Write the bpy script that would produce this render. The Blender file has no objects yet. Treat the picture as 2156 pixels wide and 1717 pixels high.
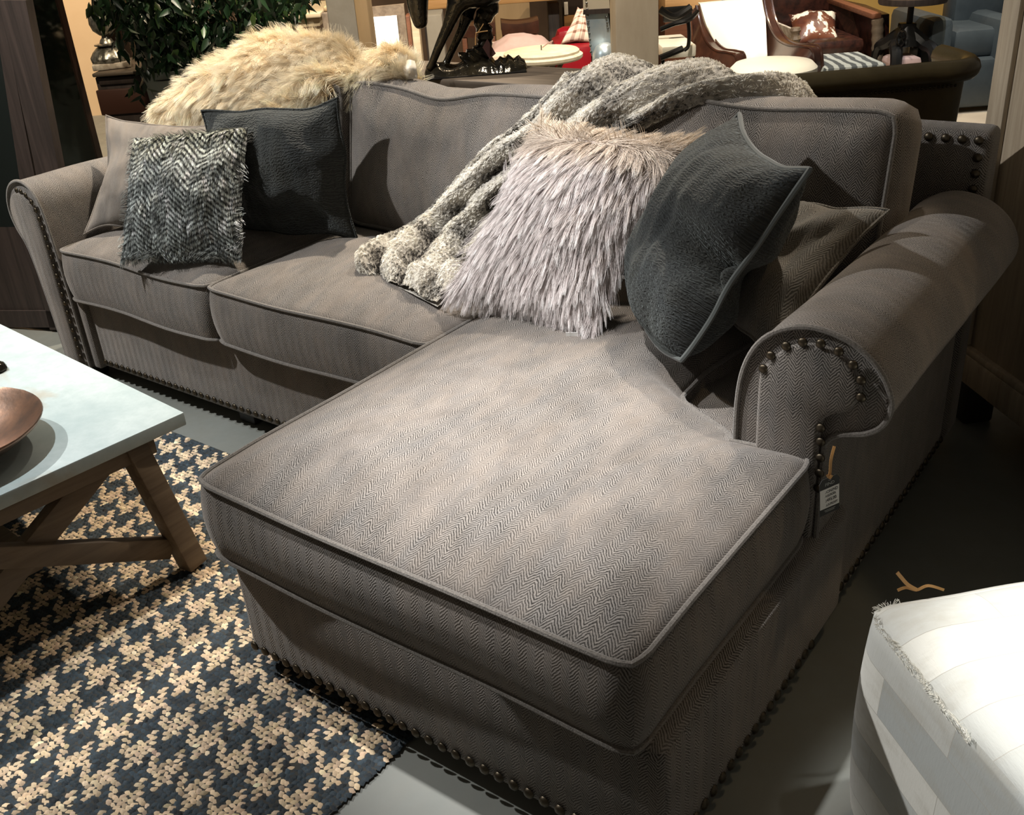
import bpy, bmesh, math, random
import numpy as np
from mathutils import noise as mn, Vector
random.seed(7); rng = np.random.default_rng(7)
sc = bpy.context.scene
col = sc.collection
PI = math.pi
# ---------------------------------------------------------------- camera
CAM = dict(cx=1.5623, cy=-1.67, cz=1.5002, yaw=.6687, pitch=-.4838, roll=-.0757, f=2113.47)
W, H = 2156, 1717
def cam_axes():
    yaw, pitch, roll = CAM['yaw'], CAM['pitch'], CAM['roll']
    cy, sy, cp, sp = math.cos(yaw), math.sin(yaw), math.cos(pitch), math.sin(pitch)
    f = np.array([-sy*cp, cy*cp, sp]); r = np.array([cy, sy, 0.]); u = np.cross(r, f)
    c, s = math.cos(roll), math.sin(roll)
    return c*r+s*u, -s*r+c*u, f
RX, RU, RF = cam_axes()
CP = np.array([CAM['cx'], CAM['cy'], CAM['cz']])
cd = bpy.data.cameras.new('camera'); co = bpy.data.objects.new('camera', cd); col.objects.link(co)
from mathutils import Matrix
m = Matrix(((RX[0], RU[0], -RF[0], CP[0]), (RX[1], RU[1], -RF[1], CP[1]), (RX[2], RU[2], -RF[2], CP[2]), (0, 0, 0, 1)))
co.matrix_world = m
cd.sensor_fit = 'HORIZONTAL'; cd.sensor_width = 36; cd.lens = CAM['f']/W*36; cd.clip_start = .02; cd.clip_end = 60
sc.camera = co
YAW = CAM['yaw']
FX = np.array([math.cos(YAW), math.sin(YAW), 0.]); FY = np.array([-math.sin(YAW), math.cos(YAW), 0.])
def ray(u, v): return (u-W/2)/CAM['f']*RX-(v-H/2)/CAM['f']*RU+RF
def at(u, v, D):            # room point seen in that direction at walking distance D ahead
    d = ray(u, v); return CP+d*(D/(d@FY))
def loc(u, v, D):           # the same point as (sideways, ahead, height)
    p = at(u, v, D); q = p-CP; return np.array([q@FX, q@FY, p[2]])
def wm(pts):                # (sideways, ahead, height) -> room
    p = np.atleast_2d(np.array(pts, float)); return np.stack([CP[0]+p[:, 0]*FX[0]+p[:, 1]*FY[0], CP[1]+p[:, 0]*FX[1]+p[:, 1]*FY[1], p[:, 2]], 1)
# ---------------------------------------------------------------- materials
class NT:
    def __init__(s, name):
        s.m = bpy.data.materials.new(name); s.m.use_nodes = True; s.t = s.m.node_tree; s.n = s.t.nodes
        s.b = s.n['Principled BSDF']
    def N(s, typ, **kw):
        n = s.n.new('ShaderNode'+typ)
        for k, v in kw.items():
            if k[0] == 'i' and k[1:].isdigit():
                i = n.inputs[int(k[1:])]
                if hasattr(v, 'links') or hasattr(v, 'is_linked'): s.t.links.new(v, i)
                else: i.default_value = v
            else: setattr(n, k, v)
        return n
    def L(s, a, b): s.t.links.new(a, b)
    def M(s, op, a, b=0., c=None):
        n = s.n.new('ShaderNodeMath'); n.operation = op
        for i, x in enumerate((a, b, c)):
            if x is None: continue
            if hasattr(x, 'is_linked'): s.L(x, n.inputs[i])
            else: n.inputs[i].default_value = x
        return n.outputs[0]
    def mix(s, f, a, b, mode='MIX'):
        n = s.n.new('ShaderNodeMix'); n.data_type = 'RGBA'; n.blend_type = mode
        for i, x in ((0, f), (6, a), (7, b)):
            if hasattr(x, 'is_linked'): s.L(x, n.inputs[i])
            else: n.inputs[i].default_value = (tuple(x)+(1,) if isinstance(x, (tuple, list)) and len(x) == 3 else x)
        return n.outputs[2]
    def noise(s, scale, detail=3, rough=.55, vec=None, dist=0.):
        n = s.n.new('ShaderNodeTexNoise'); n.inputs['Scale'].default_value = scale; n.inputs['Detail'].default_value = detail
        n.inputs['Roughness'].default_value = rough; n.inputs['Distortion'].default_value = dist
        s.L(vec if vec is not None else s.oc(), n.inputs['Vector']); return n.outputs['Fac']
    def oc(s):
        if not hasattr(s, '_oc'): s._oc = s.n.new('ShaderNodeTexCoord')
        return s._oc.outputs['Object']
    def uv(s):
        s.oc(); return s._oc.outputs['UV']
    def mp(s, scale, vec=None, rot=(0, 0, 0)):
        n = s.n.new('ShaderNodeMapping'); n.inputs['Scale'].default_value = scale; n.inputs['Rotation'].default_value = rot
        s.L(vec if vec is not None else s.oc(), n.inputs['Vector']); return n.outputs[0]
    def rng(s, x, a, b, c=0., d=1.):
        n = s.n.new('ShaderNodeMapRange'); s.L(x, n.inputs[0])
        for i, q in enumerate((a, b, c, d)): n.inputs[i+1].default_value = q
        return n.outputs[0]
    def bump(s, h, strength=.3, dist=.002, prev=None):
        n = s.n.new('ShaderNodeBump'); n.inputs['Strength'].default_value = strength; n.inputs['Distance'].default_value = dist
        s.L(h, n.inputs['Height'])
        if prev is not None: s.L(prev, n.inputs['Normal'])
        s.L(n.outputs[0], s.b.inputs['Normal']); return n.outputs[0]
    def set(s, **kw):
        for k, v in kw.items():
            i = s.b.inputs[k.replace('_', ' ')]
            if hasattr(v, 'is_linked'): s.L(v, i)
            else: i.default_value = tuple(v)+(1,) if isinstance(v, tuple) and len(v) == 3 else v
        return s
def simple(name, c, rough=.6, metal=0., c2=None, scale=8., bs=0., bscale=60., stretch=None, lo=.35, hi=.65, sheen=0., bdist=.002, coat=0.):
    t = NT(name); t.set(Roughness=rough, Metallic=metal)
    vec = t.mp(stretch) if stretch else None
    if c2: t.set(Base_Color=t.mix(t.rng(t.noise(scale, 5, .6, vec), lo, hi), c, c2))
    else: t.set(Base_Color=tuple(c))
    if bs: t.bump(t.noise(bscale, 3, .6, vec), bs, bdist)
    if sheen: t.set(Sheen_Weight=sheen, Sheen_Roughness=.5)
    if coat: t.set(Coat_Weight=coat, Coat_Roughness=.15)
    return t.m
def fabric(name, dark, light, warm, per=.032, thr=.0068, blotch=1., depth=.0006, uvs=True, lines=True):
    t = NT(name); uv = t.uv()
    sp = t.N('SeparateXYZ', i0=uv)
    U, V = sp.outputs[0], sp.outputs[1]
    U = t.M('ADD', U, t.M('MULTIPLY', t.M('SUBTRACT', t.noise(70, 2, .5, uv), .5), .006)); V = t.M('ADD', V, t.M('MULTIPLY', t.M('SUBTRACT', t.noise(55, 2, .5, t.mp((1, 1, 1), uv, (0, 0, 1))), .5), .009))
    tri = t.M('MULTIPLY', t.M('PINGPONG', U, per/2), 1.25)
    ph = t.M('MULTIPLY', t.M('ADD', V, tri), 2*PI/thr)
    s1 = t.M('ADD', t.M('MULTIPLY', t.M('SINE', ph), .5), .5)
    # threads broken along their length
    fine = t.noise(330, 3, .75, uv)
    h = t.M('ADD', t.M('MULTIPLY', s1, .62), t.M('MULTIPLY', fine, 1.05))
    fac = t.rng(h, .48, 1.18)
    base = t.mix(fac, dark, light)
    b1 = t.rng(t.noise(5.5, 4, .62, t.mp((1.5, .6, 1), uv), .3), .42, .64)
    b2 = t.rng(t.noise(14, 4, .6, t.mp((1.6, .7, 1), uv), .4), .38, .68)
    base = t.mix(t.M('MULTIPLY', b1, .75*blotch), base, t.mix(fac, tuple(x*.55 for x in warm), warm))
    base = t.mix(t.M('MULTIPLY', b2, .45*blotch), base, t.mix(1., base, (.62, .70, .80), 'MULTIPLY'))
    b3 = t.rng(t.noise(8.5, 5, .65, t.mp((1.2, .9, 1), uv), .3), .40, .66)
    base = t.mix(t.M('MULTIPLY', b3, .55*blotch), base, t.mix(1., base, (.62, .60, .58), 'MULTIPLY'))
    t.set(Base_Color=base, Roughness=.92, Sheen_Weight=.35, Sheen_Roughness=.45, Sheen_Tint=(.8, .75, .7))
    t.b.inputs['Specular IOR Level'].default_value = .15
    t.bump(h, 1., depth)
    return t.m
M_ = {}
M_['sofa'] = fabric('herringbone_chenille', (.022, .020, .018), (.275, .250, .226), (.245, .212, .184))
M_['sofa_piping'] = simple('piping_chenille', (.085, .076, .066), .9, c2=(.18, .163, .145), scale=300, bs=.8, bscale=500, sheen=.3)
M_['pillow_plain'] = fabric('plain_chenille', (.13, .115, .10), (.25, .225, .20), (.27, .225, .185), per=.03, thr=.004, depth=.0006)
M_['pillow_herring'] = fabric('tweed_chenille', (.055, .052, .045), (.22, .21, .185), (.21, .18, .14), per=.036, thr=.0070)
def crinkle():
    t = NT('crinkled_charcoal_velvet'); uv = t.uv()
    w = t.N('TexWave', bands_direction='Y'); w.inputs['Scale'].default_value = 40; w.inputs['Distortion'].default_value = 9
    w.inputs['Detail'].default_value = 3; w.inputs['Detail Scale'].default_value = 2.2
    t.L(uv, w.inputs['Vector'])
    bl = t.rng(t.noise(7, 3, .6, uv), .35, .65)
    base = t.mix(t.M('MULTIPLY', w.outputs['Fac'], .5), t.mix(bl, (.008, .010, .011), (.016, .017, .015)), t.mix(bl, (.030, .038, .040), (.040, .043, .036)))
    t.set(Base_Color=base, Roughness=.85, Sheen_Weight=.22, Sheen_Roughness=.4, Sheen_Tint=(.7, .8, .8))
    t.bump(t.M('ADD', w.outputs['Fac'], t.M('MULTIPLY', t.noise(150, 3, .6, uv), .5)), .9, .0022)
    return t.m
M_['char'] = crinkle()
M_['nail'] = simple('antique_brass', (.055, .045, .032), .42, 1., c2=(.10, .083, .060), scale=60)
M_['blackwood'] = simple('black_foot', (.012, .010, .009), .5)
def floor_mat():
    t = NT('polished_concrete')
    a = t.rng(t.noise(1.3, 6, .6), .3, .7); b = t.rng(t.noise(14, 6, .65), .3, .7)
    c = t.mix(a, (.115, .125, .115), (.20, .21, .195)); c = t.mix(t.M('MULTIPLY', b, .4), c, (.15, .145, .12))
    t.set(Base_Color=c, Roughness=t.rng(b, 0, 1, .32, .5)); t.bump(t.noise(50, 3), .08, .001); return t.m
M_['floor'] = floor_mat()
def attr_mat(name, rough=.6, spec=.4, sheen=0., trans=0.):
    t = NT(name); a = t.N('Attribute', attribute_name='col')
    t.set(Base_Color=a.outputs['Color'], Roughness=rough, Sheen_Weight=sheen)
    t.b.inputs['Specular IOR Level'].default_value = spec
    return t
t = attr_mat('rug_fibre', .55, .35); t.bump(t.noise(260, 3, .7, t.mp((1, 3, 1))), .8, .002); M_['rug'] = t.m
M_['fur'] = attr_mat('fur_strands', .55, .25).m
M_['leaf'] = attr_mat('leaf', .35, .5).m
def marble():
    t = NT('pale_stone')
    a = t.rng(t.noise(3, 6, .65), .35, .7); b = t.rng(t.noise(40, 5, .7), .35, .7); st = t.rng(t.noise(2.2, 4, .6, t.mp((1.2, 2.5, 1)), .5), .58, .72)  # st: brown patches in the stone colour, standing in for brownish shadows
    c = t.mix(a, (.33, .395, .395), (.50, .55, .54)); c = t.mix(t.M('MULTIPLY', b, .45), c, (.28, .34, .34)); c = t.mix(t.M('MULTIPLY', st, .65), c, (.30, .22, .13))
    t.set(Base_Color=c, Roughness=.42); t.bump(t.noise(90, 3), .12, .001); return t.m
M_['stone'] = marble()
def wood(name, c1, c2, c3=None, axis=0, sc_=1., rough=.55, bs=.25):
    t = NT(name); s = [22*sc_]*3; s[axis] = 1.2*sc_
    n = t.noise(1.6, 6, .65, t.mp(tuple(s)), .8); c = t.mix(t.rng(n, .3, .7), c1, c2)
    if c3: c = t.mix(t.M('MULTIPLY', t.rng(t.noise(2.5*sc_, 4), .45, .7), .6), c, c3)
    t.set(Base_Color=c, Roughness=rough); t.bump(n, bs, .002); return t.m
M_['tablewood'] = wood('weathered_oak', (.095, .062, .036), (.20, .145, .092), (.12, .105, .09), axis=1, sc_=1.)
M_['limed'] = wood('limed_oak', (.30, .24, .17), (.47, .40, .30), None, axis=2, sc_=1.2, rough=.5)
M_['darkwood'] = wood('dark_walnut', (.016, .011, .009), (.045, .031, .026), None, axis=2)
M_['consolewood'] = wood('console_wood', (.045, .032, .022), (.11, .085, .06), None, axis=0)
M_['honey'] = wood('honey_pine', (.38, .20, .075), (.55, .33, .14), None, axis=0)
M_['redwood'] = wood('red_brown_wood', (.13, .045, .02), (.22, .085, .04), None, axis=0)
M_['palewood'] = wood('pale_pine', (.48, .38, .24), (.66, .55, .38), None, axis=0)
M_['pillar'] = simple('raw_plastered_timber', (.38, .31, .22), .8, c2=(.50, .42, .31), scale=5, bs=.3, bscale=30, stretch=(1, 1, .3))
M_['greycol'] = simple('grey_plaster', (.27, .25, .21), .8, c2=(.33, .31, .27), scale=6, bs=.2)
M_['tancol'] = simple('tan_timber', (.36, .25, .13), .7, c2=(.44, .31, .17), scale=6, stretch=(1, 1, .2))
M_['bronze'] = simple('dark_patinated_bronze', (.012, .011, .009), .16, .6, c2=(.04, .032, .018), scale=20, bs=.5, bscale=22, bdist=.01)
M_['copper'] = simple('aged_copper', (.30, .17, .11), .33, .85, c2=(.16, .11, .085), scale=14, bs=.25, bscale=35)
M_['glass'] = NT('dark_glass').set(Base_Color=(.9, .95, .95), Roughness=.03, Transmission_Weight=1., IOR=1.45).m
M_['wleather'] = simple('cream_leather', (.80, .76, .64), .42, bs=.15, bscale=200)
M_['bleather'] = simple('brown_leather', (.026, .010, .007), .28, c2=(.065, .024, .014), scale=9, bs=.2, bscale=120, coat=.3)
M_['bleather2'] = simple('oxblood_leather', (.012, .005, .004), .36, c2=(.050, .016, .010), scale=22, bs=.3, bscale=90, coat=.15)
M_['olivehide'] = simple('olive_brown_leather', (.060, .044, .018), .34, c2=(.10, .075, .034), scale=6, bs=.2, bscale=120, coat=.2)
M_['blueleather'] = simple('slate_blue_leather', (.042, .056, .066), .42, c2=(.062, .080, .090), scale=5, bs=.25, bscale=120)
M_['redleather'] = simple('red_leather', (.30, .008, .016), .3, c2=(.22, .006, .012), scale=5)
M_['pinkfab'] = simple('dusty_pink_cloth', (.40, .27, .24), .9, c2=(.46, .33, .30), scale=8)
M_['brownedge'] = simple('brown_binding', (.06, .02, .015), .8)
M_['blacksteel'] = simple('blackened_iron', (.014, .013, .012), .4, .7, bs=.3, bscale=40)
M_['blackhide'] = simple('smooth_black_iron', (.01, .01, .01), .35, .3)
M_['galv'] = simple('galvanised_metal', (.62, .66, .66), .35, .6, c2=(.34, .46, .55), scale=5)
M_['rivet'] = simple('dull_rivet', (.16, .16, .15), .35, .9)
M_['cottonw'] = simple('white_cotton', (.80, .80, .78), .8)
M_['tie'] = simple('tan_leather_strip', (.50, .27, .09), .6)
M_['tagblack'] = simple('black_card', (.022, .022, .020), .6)
M_['tagwhite'] = simple('white_sticker', (.78, .77, .74), .6)
M_['ink'] = simple('black_ink', (.012, .012, .012), .6)
M_['greyprint'] = simple('pale_print', (.40, .41, .38), .6)
M_['lampsilver'] = simple('antiqued_silver', (.10, .095, .075), .35, .8, c2=(.42, .40, .34), scale=30, bs=.5, bscale=40, lo=.42, hi=.6)
M_['lamppaint'] = simple('whitewashed_resin', (.55, .50, .42), .6, c2=(.25, .2, .15), scale=25)
M_['planter'] = simple('blue_grey_zinc', (.34, .40, .37), .5, .1, c2=(.42, .46, .42), scale=6)
M_['bark'] = simple('bark', (.06, .04, .025), .9)
M_['soil'] = simple('moss', (.03, .025, .015), .95)
M_['wallwarm'] = simple('warm_plaster_wall', (.60, .42, .25), .85, c2=(.66, .48, .30), scale=1.5)
M_['wallyellow'] = simple('yellow_painted_boards', (.50, .33, .09), .6, c2=(.56, .38, .12), scale=2)
M_['walldark'] = simple('dark_brown_wall', (.060, .035, .020), .85, c2=(.10, .06, .035), scale=2)
M_['brick'] = simple('orange_brick', (.34, .13, .05), .85, c2=(.25, .09, .04), scale=9)
def hidepatch():
    t = NT('patchwork_cowhide'); uv = t.mp((1, 1, 1), t.uv()); b = t.N('TexBrick'); b.offset = .37; b.inputs['Scale'].default_value = 1.
    b.inputs['Mortar Size'].default_value = .0007; b.inputs['Mortar Smooth'].default_value = .3; b.inputs['Brick Width'].default_value = .26; b.inputs['Row Height'].default_value = .075
    b.inputs['Color1'].default_value = (.92, .91, .84, 1); b.inputs['Color2'].default_value = (.52, .55, .54, 1); b.inputs['Mortar'].default_value = (.55, .53, .48, 1)
    t.L(uv, b.inputs['Vector'])
    f = t.noise(160, 4, .7, t.mp((1, .2, 1), uv)); c = t.mix(t.M('MULTIPLY', t.rng(t.noise(7, 5, .65, t.mp((1, 2.2, 1), uv)), .48, .75), .55), b.outputs['Color'], (.50, .46, .37))
    t.set(Base_Color=c, Roughness=.75, Sheen_Weight=.0); t.bump(f, .5, .0015); return t.m
M_['hide'] = hidepatch()
def cowhide():
    t = NT('brown_and_white_cowhide')
    a = t.noise(9, 6, .65, None, .6); sp = t.N('SeparateXYZ', i0=t.oc())
    k = t.M('ADD', a, t.M('MULTIPLY', sp.outputs[2], .9))
    t.set(Base_Color=t.mix(t.rng(k, .635, .655), t.mix(t.rng(t.noise(8), .4, .6), (.075, .022, .012), (.16, .05, .02)), (.75, .70, .58)), Roughness=.5); return t.m
M_['cowhide'] = cowhide()
def plaid():
    t = NT('cream_and_brown_plaid'); sp = t.N('SeparateXYZ', i0=t.uv())
    def st(x, p, w): return t.rng(t.M('PINGPONG', x, p), w, w*1.4, 1., 0.)
    a = t.M('MULTIPLY', t.M('ADD', st(sp.outputs[0], .03, .008), st(sp.outputs[0], .05, .003)), .5)
    b = t.M('MULTIPLY', t.M('ADD', st(sp.outputs[1], .03, .008), st(sp.outputs[1], .055, .003)), .5)
    k = t.M('MINIMUM', t.M('ADD', a, b), 1.)
    t.set(Base_Color=t.mix(k, (.72, .58, .48), (.20, .09, .06)), Roughness=.85); return t.m
M_['plaid'] = plaid()
def stripe():
    t = NT('grey_striped_hide'); w = t.N('TexWave', bands_direction='X'); w.inputs['Scale'].default_value = 5.5; w.inputs['Distortion'].default_value = 3; w.inputs['Detail'].default_value = 3
    t.L(t.uv(), w.inputs['Vector']); t.set(Base_Color=t.mix(t.rng(w.outputs['Fac'], .4, .6), (.05, .055, .055), (.30, .31, .28)), Roughness=.7); return t.m
M_['stripe'] = stripe()
# ---------------------------------------------------------------- mesh helpers
class T:        # a thing: an Empty at its base that parents its parts
    def __init__(s, name, label, cat, loc_, rz=0., group=None):
        s.o = bpy.data.objects.new(name, None); col.objects.link(s.o); s.o.empty_display_size = .1
        s.loc = np.array(loc_, float); s.rz = rz
        s.o.location = loc_; s.o.rotation_euler = (0, 0, rz); s.o['label'] = label; s.o['category'] = cat
        if group: s.o['group'] = group
    def inv(s, V):
        c, q = math.cos(s.rz), math.sin(s.rz); d = V-s.loc
        return np.stack([d[:, 0]*c+d[:, 1]*q, -d[:, 0]*q+d[:, 1]*c, d[:, 2]], 1)
def tag(o, label=None, cat=None, group=None, kind=None):
    for k, v in (('label', label), ('category', cat), ('group', group), ('kind', kind)):
        if v: o[k] = v
    return o
class Part:
    def __init__(s, o, T_): s.o, s.T = o, T_
def mk(name, V, F, mat, parent=None, smooth=True, uv='box', uvv=None, angle=40, label=None, colr=None):
    V = np.asarray(V, float)
    par = None
    if parent is None: base = np.array([(V[:, 0].min()+V[:, 0].max())/2, (V[:, 1].min()+V[:, 1].max())/2, V[:, 2].min()]); L = V-base
    else:
        th = parent if isinstance(parent, T) else parent.T; L = th.inv(V)
        par = parent.o
    me = bpy.data.meshes.new(name); me.from_pydata(L.tolist(), [], [tuple(int(i) for i in f) for f in F]); me.update()
    me.materials.append(mat)
    o = bpy.data.objects.new(name, me); col.objects.link(o)
    if parent is None: o.location = base
    else: o.parent = par
    ul = me.uv_layers.new(name='UVMap'); n = len(me.loops)
    li = np.empty(n, np.int32); me.loops.foreach_get('vertex_index', li)
    if uvv is not None: uvl = np.asarray(uvv)[li]
    else:
        nf = len(me.polygons); nr = np.empty(nf*3, np.float32)
        # normals from room-space vertices
        me.polygons.foreach_get('normal', nr); nr = np.abs(nr.reshape(-1, 3)); tot = np.empty(nf, np.int32); me.polygons.foreach_get('loop_total', tot)
        ax = np.repeat(np.argmax(nr*np.array([1, 1, 1.05]), 1), tot); P = L[li]
        uvl = np.where((ax == 0)[:, None], P[:, [1, 2]], np.where((ax == 1)[:, None], P[:, [0, 2]], P[:, [0, 1]]))
    ul.data.foreach_set('uv', np.ascontiguousarray(uvl, dtype=np.float32).ravel())
    if colr is not None:
        a = me.color_attributes.new('col', 'FLOAT_COLOR', 'POINT'); c4 = np.ones((len(V), 4), np.float32); c4[:, :3] = colr; a.data.foreach_set('color', c4.ravel())
    if smooth:
        me.polygons.foreach_set('use_smooth', np.ones(len(me.polygons), bool))
        try: me.set_sharp_from_angle(angle=math.radians(angle))
        except Exception: pass
    if label: o['label'] = label
    return Part(o, None if parent is None else (parent if isinstance(parent, T) else parent.T))
def join(*g):
    Vs, Fs, k = [], [], 0
    for V, F in g:
        V = np.asarray(V, float); Vs.append(V); Fs += [tuple(int(i)+k for i in f) for f in F]; k += len(V)
    return np.concatenate(Vs), Fs
def rbox(c, s, r=.01, rz=0., seg=2, R=None):
    bm = bmesh.new(); bmesh.ops.create_cube(bm, size=1.)
    for v in bm.verts: v.co = Vector((v.co.x*s[0], v.co.y*s[1], v.co.z*s[2]))
    r = min(r, .49*min(s))
    if r > 0: bmesh.ops.bevel(bm, geom=list(bm.edges), offset=r, segments=seg, profile=.5, affect='EDGES')
    V = np.array([v.co[:] for v in bm.verts]); bm.verts.index_update(); F = [tuple(v.index for v in f.verts) for f in bm.faces]; bm.free()
    if R is not None: V = V@np.array(R).T
    cz, sz = math.cos(rz), math.sin(rz)
    V = np.stack([V[:, 0]*cz-V[:, 1]*sz, V[:, 0]*sz+V[:, 1]*cz, V[:, 2]], 1)
    return V+np.array(c), F
def bar(a, b, w, h, r=.004, up=(0, 0, 1)):   # a rectangular beam from a to b
    a, b = np.array(a, float), np.array(b, float); d = b-a; L = np.linalg.norm(d); d /= L
    up = np.array(up, float); x = np.cross(d, up); x /= np.linalg.norm(x); z = np.cross(x, d)
    V, F = rbox((0, 0, 0), (w, L, h), r); return V@np.stack([x, d, z])+(a+b)/2, F
def tube(P, r, n=8, closed=False, cap=True):
    P = np.asarray(P, float); m_ = len(P); r = np.broadcast_to(np.asarray(r, float), (m_,))
    if closed: tg = np.roll(P, -1, 0)-np.roll(P, 1, 0)
    else: tg = np.gradient(P, axis=0)
    tg /= np.linalg.norm(tg, axis=1)[:, None]+1e-12
    nrm = np.cross(tg[0], (0, 0, 1.));
    if np.linalg.norm(nrm) < .1: nrm = np.cross(tg[0], (1., 0, 0))
    nrm /= np.linalg.norm(nrm); V = []
    for i in range(m_):
        nrm = nrm-tg[i]*(nrm@tg[i]); nrm /= np.linalg.norm(nrm); b = np.cross(tg[i], nrm)
        for k in range(n): a = 2*PI*k/n; V.append(P[i]+r[i]*(math.cos(a)*nrm+math.sin(a)*b))
    F = [(i*n+k, i*n+(k+1) % n, ((i+1) % m_)*n+(k+1) % n, ((i+1) % m_)*n+k) for i in range(m_ if closed else m_-1) for k in range(n)]
    if cap and not closed: F += [tuple(range(n))[::-1], tuple((m_-1)*n+k for k in range(n))]
    return np.array(V), F
def lathe(prof, c, n=32, flute=0, fa=0.):
    V, F = [], []
    for r, z in prof:
        for k in range(n):
            a = 2*PI*k/n; q = r*(1+fa*abs(math.sin(a*flute/2))) if flute else r
            V.append((c[0]+q*math.cos(a), c[1]+q*math.sin(a), c[2]+z))
    m_ = len(prof)
    for i in range(m_-1):
        for k in range(n): F.append((i*n+k, i*n+(k+1) % n, (i+1)*n+(k+1) % n, (i+1)*n+k))
    F += [tuple(range(n))[::-1], tuple((m_-1)*n+k for k in range(n))]
    return np.array(V), F
def grid(P):        # P: (a,b,3)
    a, b = P.shape[:2]
    return P.reshape(-1, 3), [(i*b+j, (i+1)*b+j, (i+1)*b+j+1, i*b+j+1) for i in range(a-1) for j in range(b-1)]
def cat_rom(P, n, closed=False):
    P = np.asarray(P, float); m_ = len(P); out = []
    idx = range(m_ if closed else m_-1)
    for i in idx:
        if closed: p0, p1, p2, p3 = P[i-1], P[i], P[(i+1) % m_], P[(i+2) % m_]
        else: p0, p1, p2, p3 = P[max(i-1, 0)], P[i], P[i+1], P[min(i+2, m_-1)]
        for k in range(n):
            t_ = k/n; out.append(.5*((2*p1)+(-p0+p2)*t_+(2*p0-5*p1+4*p2-p3)*t_**2+(-p0+3*p1-3*p2+p3)*t_**3))
    if not closed: out.append(P[-1])
    return np.array(out)
def fbm(P, s, k=0.): return np.array([mn.noise(Vector((p[0]*s+k, p[1]*s+k*1.7, p[2]*s-k))) for p in P])
def dome(c, r, nrm=(0, -1, 0), flat=.6, n=10):
    prof = [(r*math.cos(a), r*flat*math.sin(a)) for a in np.linspace(0, PI/2*.96, 4)]
    V, F = lathe(prof, (0, 0, 0), n); nr = np.array(nrm, float); x = np.cross(nr, (0, 0, 1.)) if abs(nr[2]) < .9 else np.array([1., 0, 0]); x /= np.linalg.norm(x); y = np.cross(nr, x)
    return V@np.stack([x, y, nr])+np.array(c), F
def prism(poly, ext, r=0):     # poly: Nx3 closed outline, ext: vector
    P = np.asarray(poly, float); n = len(P); V = np.concatenate([P, P+np.array(ext)])
    F = [tuple(range(n))[::-1], tuple(range(n, 2*n))]+[(i, (i+1) % n, n+(i+1) % n, n+i) for i in range(n)]
    return V, F
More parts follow.
